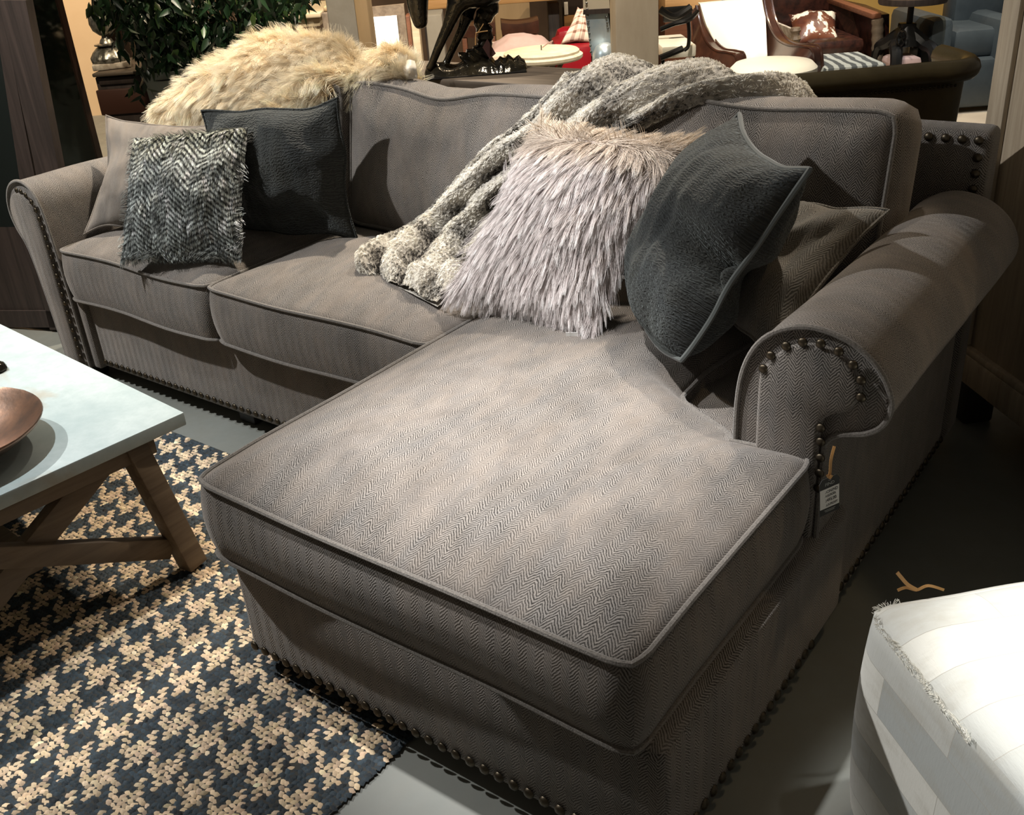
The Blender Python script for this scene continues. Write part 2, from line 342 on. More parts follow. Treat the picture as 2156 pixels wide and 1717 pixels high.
# ---------------------------------------------------------------- the cushion maker
def cushion(poly, z0, z1, crown, bulge, R=.22, cr=.05, step=.022, crown_b=0., deform=None, rows=6):
    poly = [np.array(p, float) for p in poly]; n = len(poly)
    xs = sorted(set(p[0] for p in poly)); ys = sorted(set(p[1] for p in poly))
    def lines(v):
        o = []
        for a, b in zip(v[:-1], v[1:]):
            k = max(2, int(round((b-a)/step))); o += list(np.linspace(a, b, k, endpoint=False))
        return np.array(o+[v[-1]])
    X, Y = lines(xs), lines(ys)
    def inside(x, y):
        c = False
        for i in range(n):
            a, b = poly[i], poly[(i+1) % n]
            if (a[1] > y) != (b[1] > y) and x < (b[0]-a[0])*(y-a[1])/(b[1]-a[1])+a[0]: c = not c
        return c
    def dist(x, y):
        d = 9
        for i in range(n):
            a, b = poly[i], poly[(i+1) % n]; e = b-a; t_ = np.clip(((x-a[0])*e[0]+(y-a[1])*e[1])/(e@e), 0, 1)
            d = min(d, math.hypot(x-a[0]-t_*e[0], y-a[1]-t_*e[1]))
        return d
    area = sum(poly[i][0]*poly[(i+1) % n][1]-poly[(i+1) % n][0]*poly[i][1] for i in range(n))
    if area < 0: poly = poly[::-1]
    idx = {}; V2 = []; F = []
    for i in range(len(X)-1):
        for j in range(len(Y)-1):
            if inside((X[i]+X[i+1])/2, (Y[j]+Y[j+1])/2):
                q = []
                for a, b in ((i, j), (i+1, j), (i+1, j+1), (i, j+1)):
                    if (a, b) not in idx: idx[(a, b)] = len(V2); V2.append((X[a], Y[b]))
                    q.append(idx[(a, b)])
                F.append(tuple(q))
    V2 = np.array(V2); D = np.array([dist(*p) for p in V2])
    # round the convex corners in plan
    for i in range(n):
        a, b, c = poly[i-1], poly[i], poly[(i+1) % n]; e1, e2 = (a-b)/np.linalg.norm(a-b), (c-b)/np.linalg.norm(c-b)
        if e2[0]*e1[1]-e2[1]*e1[0] < 0: continue
        o = b+cr*(e1+e2); rel = V2-o; s1, s2 = -(rel@e1)/cr, -(rel@e2)/cr
        k = (s1 > 0) & (s2 > 0) & (s1 <= 1.001) & (s2 <= 1.001)
        mx = np.maximum(s1, s2); h = np.hypot(s1, s2); f = np.where(h > 1e-9, mx/np.maximum(h, 1e-9), 1)
        f = .35+.65*f
        V2[k] = (o+rel*f[:, None])[k]
    cnt = {}
    for f in F:
        for a, b in zip(f, f[1:]+f[:1]): cnt[(a, b)] = 1
    nxt = {a: b for (a, b) in cnt if (b, a) not in cnt}
    s0 = next(iter(nxt)); loop = [s0]
    while nxt[loop[-1]] != s0: loop.append(nxt[loop[-1]])
    m_ = len(loop); B = V2[loop]; e = np.roll(B, -1, 0)-np.roll(B, 1, 0); e /= np.linalg.norm(e, axis=1)[:, None]; nr = np.stack([e[:, 1], -e[:, 0]], 1)
    cz = lambda d, c: c*(1-(1-np.minimum(d/R, 1))**2.2)
    top = np.column_stack([V2, z1+cz(D, crown)]); bot = np.column_stack([V2, z0-cz(D, crown_b)])
    nv = len(V2); V = [top, bot]; G = [f for f in F]+[tuple(x+nv for x in f[::-1]) for f in F]
    k0 = 2*nv; rowsV = []
    for r in range(1, rows):
        h = r/rows; rowsV.append(np.column_stack([B+nr*(bulge*math.sin(PI*h)**.8), np.full(m_, z1+(z0-z1)*h)]))
    V += rowsV; ring = [loop]+[[k0+r*m_+i for i in range(m_)] for r in range(rows-1)]+[[x+nv for x in loop]]
    for a, b in zip(ring[:-1], ring[1:]):
        for i in range(m_): G.append((a[i], b[i], b[(i+1) % m_], a[(i+1) % m_]))
    V = np.concatenate(V)
    tl = np.column_stack([B+nr*.003, np.full(m_, z1)]); bl = np.column_stack([B+nr*.003, np.full(m_, z0)])
    if deform is not None: V, tl, bl = deform(V), deform(tl), deform(bl)
    return (V, G), tl, bl
def add_cushion(parent, name, poly, z0, z1, crown, bulge, mat, xf=None, label=None, pip=.0055, **kw):
    (V, G), tl, bl = cushion(poly, z0, z1, crown, bulge, **kw)
    uv0 = None
    if xf is not None:
        nrm_uv = V.copy(); V, tl, bl = xf(V), xf(tl), xf(bl)
    c = mk(name, V, G, mat, parent, label=label, angle=65)
    for l in (tl, bl):
        a, b = tube(l, pip, 7, closed=True); mk('piping', a, b, M_['sofa_piping'], c)
    return c
# ---------------------------------------------------------------- pillow maker
def pillow_surface(C, th, pinch=.10, sag=0., n=34, seed=0., wr=.006, side=1, pw=2.2, rc=0., soft_=.007, warp=None):
    """C: four corners BL, BR, TR, TL. returns grid of points, normal, down direction"""
    BL, BR, TR, TL = [np.array(c, float) for c in C]
    s = np.linspace(0, 1, n); S, T_ = np.meshgrid(s, s, indexing='ij')
    S2 = .5+(S-.5)*(1-pinch*(1-(2*T_-1)**2)); T2 = .5+(T_-.5)*(1-pinch*(1-(2*S-1)**2))
    if warp is not None: S2, T2 = warp(S2, T2)
    if rc: x_, y_ = 2*S2-1, 2*T2-1; S2 = .5+.5*x_*np.sqrt(1-rc*y_**2/2); T2 = .5+.5*y_*np.sqrt(1-rc*x_**2/2)
    S2 = S2[..., None]; T2 = T2[..., None]
    P = (1-S2)*(1-T2)*BL+S2*(1-T2)*BR+S2*T2*TR+(1-S2)*T2*TL
    nr = np.cross(BR-BL+TR-TL, TL-BL+TR-BR); nr /= np.linalg.norm(nr)
    P = P+soft_*np.array([[(mn.noise(Vector((a*2.6+seed, b*2.6, 1.))), mn.noise(Vector((a*2.6, b*2.6+seed, 5.))), mn.noise(Vector((a*3.1+seed, b*3.1, 9.)))) for b in s] for a in s])
    pr = ((1-np.abs(2*S-1)**pw)*(1-np.abs(2*T_-1)**pw))**.62
    w = np.array([[mn.noise(Vector((a*5+seed, b*5-seed, seed))) for b in s] for a in s])
    w2 = np.array([[mn.noise(Vector((a*14+seed, b*3-seed, seed))) for b in s] for a in s])
    pr2 = pr*th+(w*wr*2+w2*wr)*np.minimum(pr*3, 1)
    return P, nr, pr2, (S, T_)
def pillow(name, C, th, mat, label, cat='pillow', pinch=.09, back=.8, pip=None, seed=0., wr=.006, group=None, n=34, dent=None, pipmat=None, solo=False, pw=2.2, rc=0., soft_=.007, warp=None):
    P, nr, pr, (S, T_) = pillow_surface(C, th, pinch, n=n, seed=seed, wr=wr, pw=pw, rc=rc, soft_=soft_, warp=warp)
    if dent is not None: pr = pr+dent(S, T_)*np.minimum(pr/th*2, 1)
    Fp = P+nr*pr[..., None]; Bp = P-nr*(pr*back)[..., None]
    V1, F1 = grid(Fp); V2, F2 = grid(Bp); nn = n
    V = np.concatenate([V1, V2]); F = [f for f in F1]+[tuple(len(V1)+i for i in f[::-1]) for f in F2]
    # weld the rim by faces
    rim = [(0, j) for j in range(nn)]+[(i, nn-1) for i in range(1, nn)]+[(nn-1, j) for j in range(nn-2, -1, -1)]+[(i, 0) for i in range(nn-2, 0, -1)]
    ri = [a*nn+b for a, b in rim]; k = len(V1)
    V[[x+k for x in ri]] -= nr*.002
    for a, b in zip(ri, ri[1:]+ri[:1]): F.append((a, b, b+k, a+k))
    c0 = np.array(C, float); base = np.array([c0[:, 0].mean(), c0[:, 1].mean(), c0[:, 2].min()])
    w_ = np.linalg.norm(c0[1]-c0[0]); h_ = np.linalg.norm(c0[3]-c0[0])
    uvv = np.concatenate([np.stack([S.ravel()*w_, T_.ravel()*h_], 1)]*2)
    th_ = T(name, label, cat, base, 0, group)
    c = mk('cover', V, F, mat, th_, uvv=uvv, angle=80)
    if pip:
        a, b = tube(P.reshape(-1, 3)[ri], pip, 7, closed=True); mk('piping', a, b, pipmat or mat, c)
    return th_, (P, nr, pr, S, T_)
def bil(A, s, t_):
    n, m_ = A.shape[:2]; x = np.clip(s*(n-1), 0, n-1.001); y = np.clip(t_*(m_-1), 0, m_-1.001); i, j = x.astype(int), y.astype(int); fx, fy = x-i, y-j
    if A.ndim == 3: fx, fy = fx[:, None], fy[:, None]
    return A[i, j]*(1-fx)*(1-fy)+A[i+1, j]*fx*(1-fy)+A[i, j+1]*(1-fx)*fy+A[i+1, j+1]*fx*fy
def unit(v): return v/(np.linalg.norm(v, axis=-1, keepdims=True)+1e-12)
def fur(name, parent, G, nstr, length, r, colfn, lay=.6, seg=5, clump=.5, nclump=None, wild=.25, droop=.3, curl=0., jitter_len=.35, flow=None, label=None, mask=None, sides=None, tipr=.25):
    """G: (a,b,3) grid, first axis across, second axis from bottom to top. Strands lie along the flow."""
    s, t_ = rng.random(nstr), rng.random(nstr)
    if mask is not None: k = mask(s, t_) > rng.random(nstr); s, t_ = s[k], t_[k]; nstr = len(s)
    P = bil(G, s, t_); Gs = np.gradient(G, axis=0); Gt = np.gradient(G, axis=1); Nn = unit(np.cross(Gs, Gt))
    N = unit(bil(Nn, s, t_)); Tt = unit(bil(Gt, s, t_)); Ts = unit(bil(Gs, s, t_))
    dirn = -Tt if flow is None else unit(flow(s, t_, P, N, Ts, Tt))
    nc = nclump or max(20, nstr//45); ci = rng.integers(0, nstr, nc)
    # nearest clump centre on a coarse param grid
    cs = np.stack([s[ci], t_[ci]], 1); key = np.empty(nstr, int)
    for a in range(0, nstr, 4000):
        d = (s[a:a+4000, None]-cs[None, :, 0])**2+(t_[a:a+4000, None]-cs[None, :, 1])**2; key[a:a+4000] = ci[np.argmin(d, 1)]
    rnd = rng.normal(size=(nstr, 3)); rc = rnd[key]
    d0 = unit(N*(1-lay)+dirn*lay+.35*wild*rnd+wild*rc*.7)
    Ln = length*(1-jitter_len*rng.random(nstr)); Ln = Ln[:, None]
    pts = np.empty((nstr, seg, 3)); p = P.copy(); d = d0.copy(); pts[:, 0] = p
    ph = rng.random(nstr)*6.28
    for k in range(1, seg):
        p = p+d*Ln/(seg-1); pts[:, k] = p
        d = unit(d+dirn*.18*lay+np.array([0, 0, -droop])/(seg-1)+curl*rc*math.sin(k*1.9+1)*.6+curl*.4*rnd*math.cos(k*2.3))
    tips = pts[key]
    for k in range(1, seg):
        w = clump*(k/(seg-1))**1.3; pts[:, k] = pts[:, k]*(1-w)+(tips[:, k]+.15*(P-P[key]))*w
    cc = colfn(pts, s, t_, rc, rnd)     # (n,seg,3)
    hc = bpy.data.hair_curves.new(name); hc.add_curves([seg]*nstr)
    th = parent if isinstance(parent, T) else parent.T
    flat = th.inv(pts.reshape(-1, 3)).astype(np.float32)
    hc.attributes['position'].data.foreach_set('vector', flat.ravel())
    ra = hc.attributes.get('radius') or hc.attributes.new('radius', 'FLOAT', 'POINT')
    rr = np.tile(r*np.linspace(1, tipr, seg), nstr).astype(np.float32); ra.data.foreach_set('value', rr)
    ca = hc.attributes.new('col', 'FLOAT_COLOR', 'POINT'); c4 = np.ones((nstr*seg, 4), np.float32); c4[:, :3] = cc.reshape(-1, 3); ca.data.foreach_set('color', c4.ravel())
    hc.materials.append(M_['fur'])
    o = bpy.data.objects.new(name, hc); col.objects.link(o); o.parent = parent.o
    if label: o['label'] = label
    return o
# ================================================================ THE SETTING
def struct(name, V, F, mat): o = mk(name, V, F, mat, smooth=False); o.o['kind'] = 'structure'; return o
struct('floor', *rbox((-2, 4, -.05), (26, 22, .1), 0), M_['floor'])
def bwall(name, a0, a1, D, z0, z1, mat, th=.15):
    P = wm([(a0, D, z0), (a1, D, z0), (a1, D, z1), (a0, D, z1)]); V, F = prism(P, FY*th); return struct(name, V, F, mat)
bwall('wall_back', -9, 9, 9.6, 0, 4, M_['walldark'])
bwall('wall_right', 2.0, 5.2, 8.4, 0, 3.2, M_['wallyellow'])
bwall('wall_left', -7.5, -3.05, 8.6, 0, 3.2, M_['wallwarm'])
for i in range(9): pass
# ================================================================ THE SOFA
sofa = T('sectional_sofa', 'large grey-brown herringbone sectional sofa with chaise, rolled arms and brass nailheads', 'sofa', (-.4, .3, 0))
S_ = M_['sofa']
def soft(V, a=.006, s=3., k=0.):
    V = V.copy(); V[:, 2] += a*fbm(V, s, k); V[:, 0] += a*.5*fbm(V, s, k+9); V[:, 1] += a*.6*fbm(V, s, k+17); return V
# bases
V, F = rbox((-.83, .44, .185), (1.68, .82, .27), .018, seg=3); mk('base', V, F, S_, sofa)
V, F = rbox((.528, -.30, .184), (1.015, .80, .272), .025, seg=3); mk('chaise_base', V, F, S_, sofa)
V, F = rbox((.50, .5, .18), (1.02, .7, .26), .01); mk('corner_base', V, F, S_, sofa)
for x, y in ((-1.72, .04), (-.9, .10), (.09, -.62), (.96, -.60), (-1.75, .95), (.95, .93), (0.1, .9)):
    V, F = rbox((x, y, .027), (.075, .075, .054), .006); mk('foot', V, F, M_['blackwood'], sofa)
# rolled arms: closed outline in x,z, swept along y
def arm(out, panel, y0, y1, sgn, name):
    out = np.array(out); O = cat_rom(out[1:-1], 5); O = np.vstack([out[0], O, out[-1]])
    O3 = []; ys = [y0+.0]+list(np.linspace(y0+.012, y1-.03, 14))+[y1-.012, y1]
    cen = np.array([(O[:,0].min()+O[:,0].max())/2-(.03*sgn), .6])
    for k, y in enumerate(ys):
        s = 1.0 if 0 < k < len(ys)-2 else (.992 if k == 0 else (.985 if k == len(ys)-2 else .95))
        Q = cen+(O-cen)*s; O3.append(np.column_stack([Q[:, 0], np.full(len(Q), y), Q[:, 1]]))
    A = np.array(O3); A[:, :, 2] += np.where(A[:, :, 2] > .2, 1, 0)*.006*np.array([[mn.noise(Vector((p[0]*4, p[1]*4, p[2]*4))) for p in r] for r in A])
    V, F = grid(A)
    if sgn < 0: F = [f[::-1] for f in F]
    n = len(O); F += [tuple(range(n)) if sgn < 0 else tuple(range(n))[::-1], tuple((len(ys)-1)*n+k for k in range(n))[::sgn]]
    arc = np.r_[0, np.cumsum(np.linalg.norm(np.diff(O, axis=0), axis=1))]
    uvv = np.array([(y, a) for y in ys for a in arc])
    # front cap needs its own plan uv: separate face mesh
    a_ = mk(name, V, F[:-2]+[F[-1]], S_, sofa, uvv=uvv, angle=60)
    cap = np.column_stack([(cen+(O-cen)*.992)[:, 0], np.full(n, y0), (cen+(O-cen)*.992)[:, 1]])
    V, F = prism(cap, (0, .004, 0)); mk('arm_front', V, F if sgn > 0 else [f[::-1] for f in F], S_, a_, angle=30)
    Pp = np.column_stack([O[:, 0], np.full(n, y0-.002), O[:, 1]]); mk('piping', *tube(Pp, .0055, 7), M_['sofa_piping'], a_)
    pn = np.array(panel); Pn = np.vstack([pn[0], cat_rom(pn[1:-1], 4), pn[-1]]); m_ = len(Pn)
    tg = unit(np.roll(Pn, -1, 0)-np.roll(Pn, 1, 0)); tg[0] = Pn[1]-Pn[0]; tg[-1] = Pn[-1]-Pn[-2]; tg = unit(tg); nn_ = np.stack([tg[:, 1], -tg[:, 0]], 1)*sgn
    L = [np.column_stack([(Pn+nn_*o_)[:, 0], np.full(m_, y0+dy), (Pn+nn_*o_)[:, 1]]) for o_, dy in ((0, .004), (0, -.012), (.0025, -.0165), (.008, -.019))]
    V, F = grid(np.array(L)); F = [f if sgn > 0 else f[::-1] for f in F]; F.append(tuple(3*m_+k for k in range(m_))[::-sgn])
    F += [(k*m_, (k+1)*m_, (k+1)*m_+m_-1, k*m_+m_-1)[::sgn] for k in range(3)]
    mk('arm_panel', V, F, S_, a_, angle=50)
    return a_
outR = [(.842, .05), (.842, .40), (.841, .57), (.857, .665), (.898, .727), (.968, .757), (1.047, .744), (1.103, .702), (1.130, .645), (1.122, .60), (1.092, .572), (1.045, .556), (1.022, .535), (1.018, .50), (1.018, .30), (1.018, .05)]
panR = [(.890, .05), (.890, .35), (.888, .63), (.902, .672), (.934, .710), (.980, .728), (1.03, .722), (1.062, .695), (1.077, .658), (1.062, .618), (1.030, .600), (1.012, .575), (1.010, .511), (1.010, .30), (1.010, .05)]
armR = arm(outR, panR, -.05, .90, 1, 'arm')
outL = [(-1.662, .05), (-1.664, .3), (-1.670, .5), (-1.680, .61), (-1.698, .672), (-1.735, .708), (-1.79, .718), (-1.85, .695), (-1.886, .65), (-1.898, .595), (-1.883, .54), (-1.852, .49), (-1.835, .42), (-1.822, .3), (-1.805, .05)]
panL = [(-1.700, .05), (-1.700, .3), (-1.700, .5), (-1.706, .60), (-1.722, .648), (-1.752, .676), (-1.79, .682), (-1.83, .668), (-1.858, .635), (-1.866, .595), (-1.855, .55), (-1.828, .50), (-1.812, .42), (-1.800, .3), (-1.785, .05)]
armL = arm(outL, panL, 0.0, .92, -1, 'arm')
V, F = rbox((-1.640, .035, .185), (.045, .05, .27), .008); mk('arm_facing', V, F, S_, sofa)
# back frame
V, F = rbox((-.425, .975, .47), (2.90, .11, .846), .022, seg=3); mk('back_frame', V, F, S_, sofa)
# nailheads: one mesh, placed copies
nv, nf = dome((0, 0, 0), .0115, (0, -1, 0), .62); nme = bpy.data.meshes.new('nailhead'); nme.from_pydata(nv.tolist(), [], nf); nme.materials.append(M_['nail']); nme.polygons.foreach_set('use_smooth', [True]*len(nf))
def nail(p, nrm=(0, -1, 0), s=1.):
    o = bpy.data.objects.new('nailhead', nme); col.objects.link(o); o.parent = sofa.o; o.location = sofa.inv(np.array([p]))[0]
    o.scale = (s, s, s)
    if nrm[0]: o.rotation_euler = (0, 0, PI/2*nrm[0])
    return o
for x in (.884, .924, .962, 1.000): nail((x-.003, .917, .873))
for z in (.832, .793, .755): nail((1.000, .917, z))
for p in [(.897, .664), (.910, .694), (.938, .719), (.968, .733), (1.001, .737), (1.034, .729), (1.061, .709), (1.078, .683), (1.081, .65), (1.014, .57), (1.016, .541), (1.018, .507), (1.019, .474), (1.019, .44)]: nail((p[0], -.067, p[1]), s=.85)
for p in [(-1.79, .688), (-1.764, .686), (-1.739, .677), (-1.715, .656), (-1.703, .630), (-1.697, .60)]+[(-1.692, .57-.034*k) for k in range(15)]: nail((p[0], -.012, p[1]), s=.85)
nb = [(-1.60+.0335*k, .026, .078) for k in range(42)]
for p in nb: nail(p)
nc = [(.045+.033*k, -.704, .076) for k in range(30)]
for p in nc[:18]: nail(p)
rest = [dome(p, .0115) for p in nc[18:]]+[dome((1.038, -.66+.034*k, 0.076), .0115, (1, 0, 0)) for k in range(18)]+[dome((1.021, -.04+.034*k, 0.076), .0115, (1, 0, 0)) for k in range(28)]
r_ = mk('nailhead', *join(*rest), M_['nail'], sofa); r_.o['kind'] = 'stuff'
# seat cushions
def dseat(k, sag=.0):
    def f(V):
        V = soft(V, .007, 3.2, k); V[:, 2] += .004*np.sin(V[:, 0]*9+k)*np.exp(-((V[:, 1])/.2)**2); return V
    return f
add_cushion(sofa, 'seat_cushion', [(-1.655, -.005), (-.873, -.005), (-.873, .62), (-1.655, .62)], .322, .497, .045, .013, S_, deform=dseat(1.3), label='left seat cushion with striped fur pillow on it')
add_cushion(sofa, 'seat_cushion', [(-.866, -.005), (-.006, -.005), (-.006, .62), (-.866, .62)], .322, .497, .045, .013, S_, deform=dseat(4.1), label='middle seat cushion beside the chaise')
def dch(V):
    V = soft(V, .008, 2.6, 7.7)
    # cushion squeezes in and dips where it passes the arm
    g = np.exp(-(((V[:, 0]-.80)/.16)**2+((V[:, 1]-.10)/.16)**2)); V[:, 2] -= .03*g*(V[:, 2] > .40)
    sm = np.clip((V[:, 1]+.065)/.17, 0, 1); sm = sm*sm*(3-2*sm)*(1-.35*np.clip((V[:, 1]-.2)/.3, 0, 1)); V[:, 0] -= .19*sm*np.clip((V[:, 0]-.40)/.43, 0, 1)
    f = np.clip((-.55-V[:, 1])/.17, 0, 1); V[:, 2] -= .006*f
    return V
add_cushion(sofa, 'chaise_cushion', [(0, -.722), (1.0, -.722), (1.0, -.06), (.832, -.06), (.832, .62), (0, .62)], .322, .497, .05, .015, S_, deform=dch, cr=.045, label='long chaise cushion with herringbone running lengthwise')
V, F = rbox((.70, .27, .385), (.275, .60, .13), .03, seg=3); mk('seat_deck', soft(V, .004), F, S_, sofa)
# back cushions: made lying down (x, up, thickness), then stood up and leaned
def stand(x0, zb, yb, lean, k, sagx=None, sagd=0.):
    cl, sl = math.cos(lean), math.sin(lean)
    def f(V):
        V = V.copy(); w = fbm(V, 3., k)
        V[:, 2] += .008*w; V[:, 1] += .008*fbm(V, 4., k+5)
        if sagx is not None:
            for sx, sd, sw in sagx: V[:, 1] -= sd*np.exp(-((V[:, 0]-sx)/sw)**2)*np.clip((V[:, 1]-.26)/.14, 0, 1)
        x, h, tk = V[:, 0], V[:, 1], V[:, 2]
        return np.column_stack([x0+x, yb+h*sl-tk*cl, zb+h*cl+tk*sl])
    return f
def backc(x0, w, h, zb, yb, k, label, sagx=None, th=.185, lean=.20):
    add_cushion(sofa, 'back_cushion', [(0, 0), (w, 0), (w, h), (0, h)], 0., th, .055, .032, S_, xf=stand(x0, zb, yb, lean, k, sagx), label=label, R=.2, crown_b=.02, cr=.05, rows=8)
backc(-1.640, .80, .43, .50, .72, 2., 'left back cushion mostly hidden behind pillows')
backc(-.815, .93, .432, .50, .745, 5., 'middle back cushion with sagging piped top', sagx=[(.36, .026, .12), (.05, -.004, .1), (.62, -.004, .15)])
backc(.13, .745, .445, .505, .755, 8.5, 'right back cushion behind the dark pillow', sagx=[(.12, -.012, .12), (.4, .008, .12)])
# ================================================================ PILLOWS
on = lambda u, v, ax, val: CP+ray(u, v)*((val-CP[ax])/ray(u, v)[ax])
# pale plain pillow in the left corner
pillow('throw_pillow', [(-1.60, .075, .535), (-1.19, .27, .54), (-1.30, .52, .84), (-1.695, .325, .872)], .075, M_['pillow_plain'],
       'pale taupe chenille pillow leaning in the left corner behind the striped fur one', pip=.004, seed=1., pinch=.15, soft_=.016)
# dark pillow at left
pillow('throw_pillow', [(-1.17, .33, .535), (-.675, .43, .535), (-.685, .455, .955), (-1.22, .36, .905)], .085, M_['char'],
       'charcoal velvet pillow under the cream fur throw, against the left back cushion', pip=.004, seed=5., pinch=.05, back=.5, soft_=.03, wr=.010)
# striped fur pillow
CC = [(-1.205, -.045, .545), (-.875, .145, .545), (-.965, .335, .885), (-1.30, .155, .865)]
st, (P, nr, pr, S, T_) = pillow('fur_pillow', CC, .065, simple('black_white_hide', (.05, .055, .055), .8), 'black and white striped faux fur pillow on the left seat cushion', seed=3., pinch=.03)
G = P+nr*pr[..., None]
def col_strip(pts, s, t_, rc, rnd):
    h = pts[..., 2]+.25*0; sx = s[:, None]
    zig = np.abs(((sx*3.1+.15*np.sin(t_[:, None]*5)) % 1.)-.5)*2*.045
    q = (pts[..., 2]+.6*(pts[..., 1]-.1)*.5+zig)/.0165+.05*rnd[:, :1]+.10*rc[:, :1]
    k = (np.sin(q*2*PI) > -.12).astype(float)[..., None]
    dark = np.array([.018, .022, .024]); light = np.array([.78, .84, .82])*(1+.2*rc[:, None, :1])
    tone = np.clip(.75+.25*rc[:, None, 1:2], .3, 1.2)
    warm = np.clip((t_[:, None, None]-.72)*3, 0, 1)*np.array([.05, .02, -.06])
    return np.clip((dark*(1-k)+(light*tone+warm)*k), .005, .9)
fur('fur', st, G, 42000, .034, .0006, col_strip, lay=.84, seg=6, clump=.10, nclump=1600, wild=.13, droop=.3)
Gb = P-nr*pr[..., None]*.2
fur('fur_edge', st, G, 3200, .034, .00075, col_strip, lay=.25, seg=6, clump=.4, wild=.3, droop=.25, mask=lambda s, t_: ((s < .05)|(s > .95)|(t_ > .93)|(t_ < .05)).astype(float)*1.)
# long pale fur pillow
CD = [(-.045, .165, .575), (.385, .14, .555), (.452, .46, .925), (.04, .47, .93)]
lf, (P, nr, pr, S, T_) = pillow('fur_pillow', CD, .085, simple('lilac_hide', (.30, .26, .25), .8), 'shaggy pale lilac-grey faux fur pillow in the middle of the sofa', seed=9., pinch=.05)
G = P+nr*pr[..., None]
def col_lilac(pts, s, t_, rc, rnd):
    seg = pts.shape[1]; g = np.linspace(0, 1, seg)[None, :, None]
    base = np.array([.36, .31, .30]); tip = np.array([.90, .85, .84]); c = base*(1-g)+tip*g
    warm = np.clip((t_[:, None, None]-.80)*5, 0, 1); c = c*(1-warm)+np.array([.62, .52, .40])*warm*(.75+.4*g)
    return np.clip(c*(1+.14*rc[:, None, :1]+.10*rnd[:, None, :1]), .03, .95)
def fl_lilac(s, t_, P, N, Ts, Tt):
    a = np.clip((t_-.86)*9, 0, 1)[:, None]; b = np.clip((.10-t_)*8, 0, 1)[:, None]
    side = (s-.45)[:, None]*.55
    return -Tt*(1-1.5*a)+Ts*side+N*.3*b
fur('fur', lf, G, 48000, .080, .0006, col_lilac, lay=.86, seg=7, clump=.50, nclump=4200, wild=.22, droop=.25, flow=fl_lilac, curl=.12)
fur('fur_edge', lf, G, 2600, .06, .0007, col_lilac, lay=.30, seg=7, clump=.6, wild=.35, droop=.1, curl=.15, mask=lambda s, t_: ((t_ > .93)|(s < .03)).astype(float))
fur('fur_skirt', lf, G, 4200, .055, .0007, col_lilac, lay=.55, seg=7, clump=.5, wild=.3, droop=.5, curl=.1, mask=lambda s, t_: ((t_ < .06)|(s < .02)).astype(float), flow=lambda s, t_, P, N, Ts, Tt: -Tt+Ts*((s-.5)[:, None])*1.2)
c_ = np.array(CD[1])+np.array([-.035, -.030, -.004]); V, F = rbox(c_, (.028, .001, .012), 0, rz=.5); mk('care_tag', V, F, M_['cottonw'], lf, label='small white care label')
# dark crinkled pillow, right
def dent(S, T_):
    r = np.sqrt(((S-1.02)/.30)**2+((T_-.47)/.10)**2); return -.095*np.exp(-r**2)+.012*np.exp(-(((S-.55)/.3)**2+((T_-.68)/.25)**2))
def warpE(s, t):
    x, y = 2*s-1, 2*t-1; k = np.clip(1-t*1.5, 0, 1)*.42
    s2, t2 = .5+.5*x*np.sqrt(1-k*y**2/2), .5+.5*y*np.sqrt(1-k*x**2/2)
    t2 = t2-.085*t**3*(1-np.abs(2*s-1)**1.6)
    return s2-.085*(1-(2*t-1)**2)*(1-s)-.055*np.exp(-((t-.45)/.14)**2)*s**3, t2
CE = [(.405, .262, .600), (.662, .045, .545), (.838, .245, .953), (.563, .515, .990)]
pillow('throw_pillow', CE, .125, M_['char'], 'large charcoal crinkled velvet pillow with pinched edge beside the right arm', pip=.0065, seed=12., pinch=.0, dent=dent, back=1., pw=2.8, soft_=.008, warp=warpE, pipmat=simple('charcoal_piping', (.05, .058, .055), .8, sheen=.4), n=44, wr=.007)
# herringbone pillow behind it
pillow('throw_pillow', [(.50, .46, .55), (.80, .17, .555), (.925, .49, .818), tuple(on(1600, 408, 1, .57))], .075, M_['pillow_herring'],
       'grey herringbone tweed pillow squeezed between the right arm and the dark pillow', pip=.004, seed=21., pinch=.10, soft_=.02)
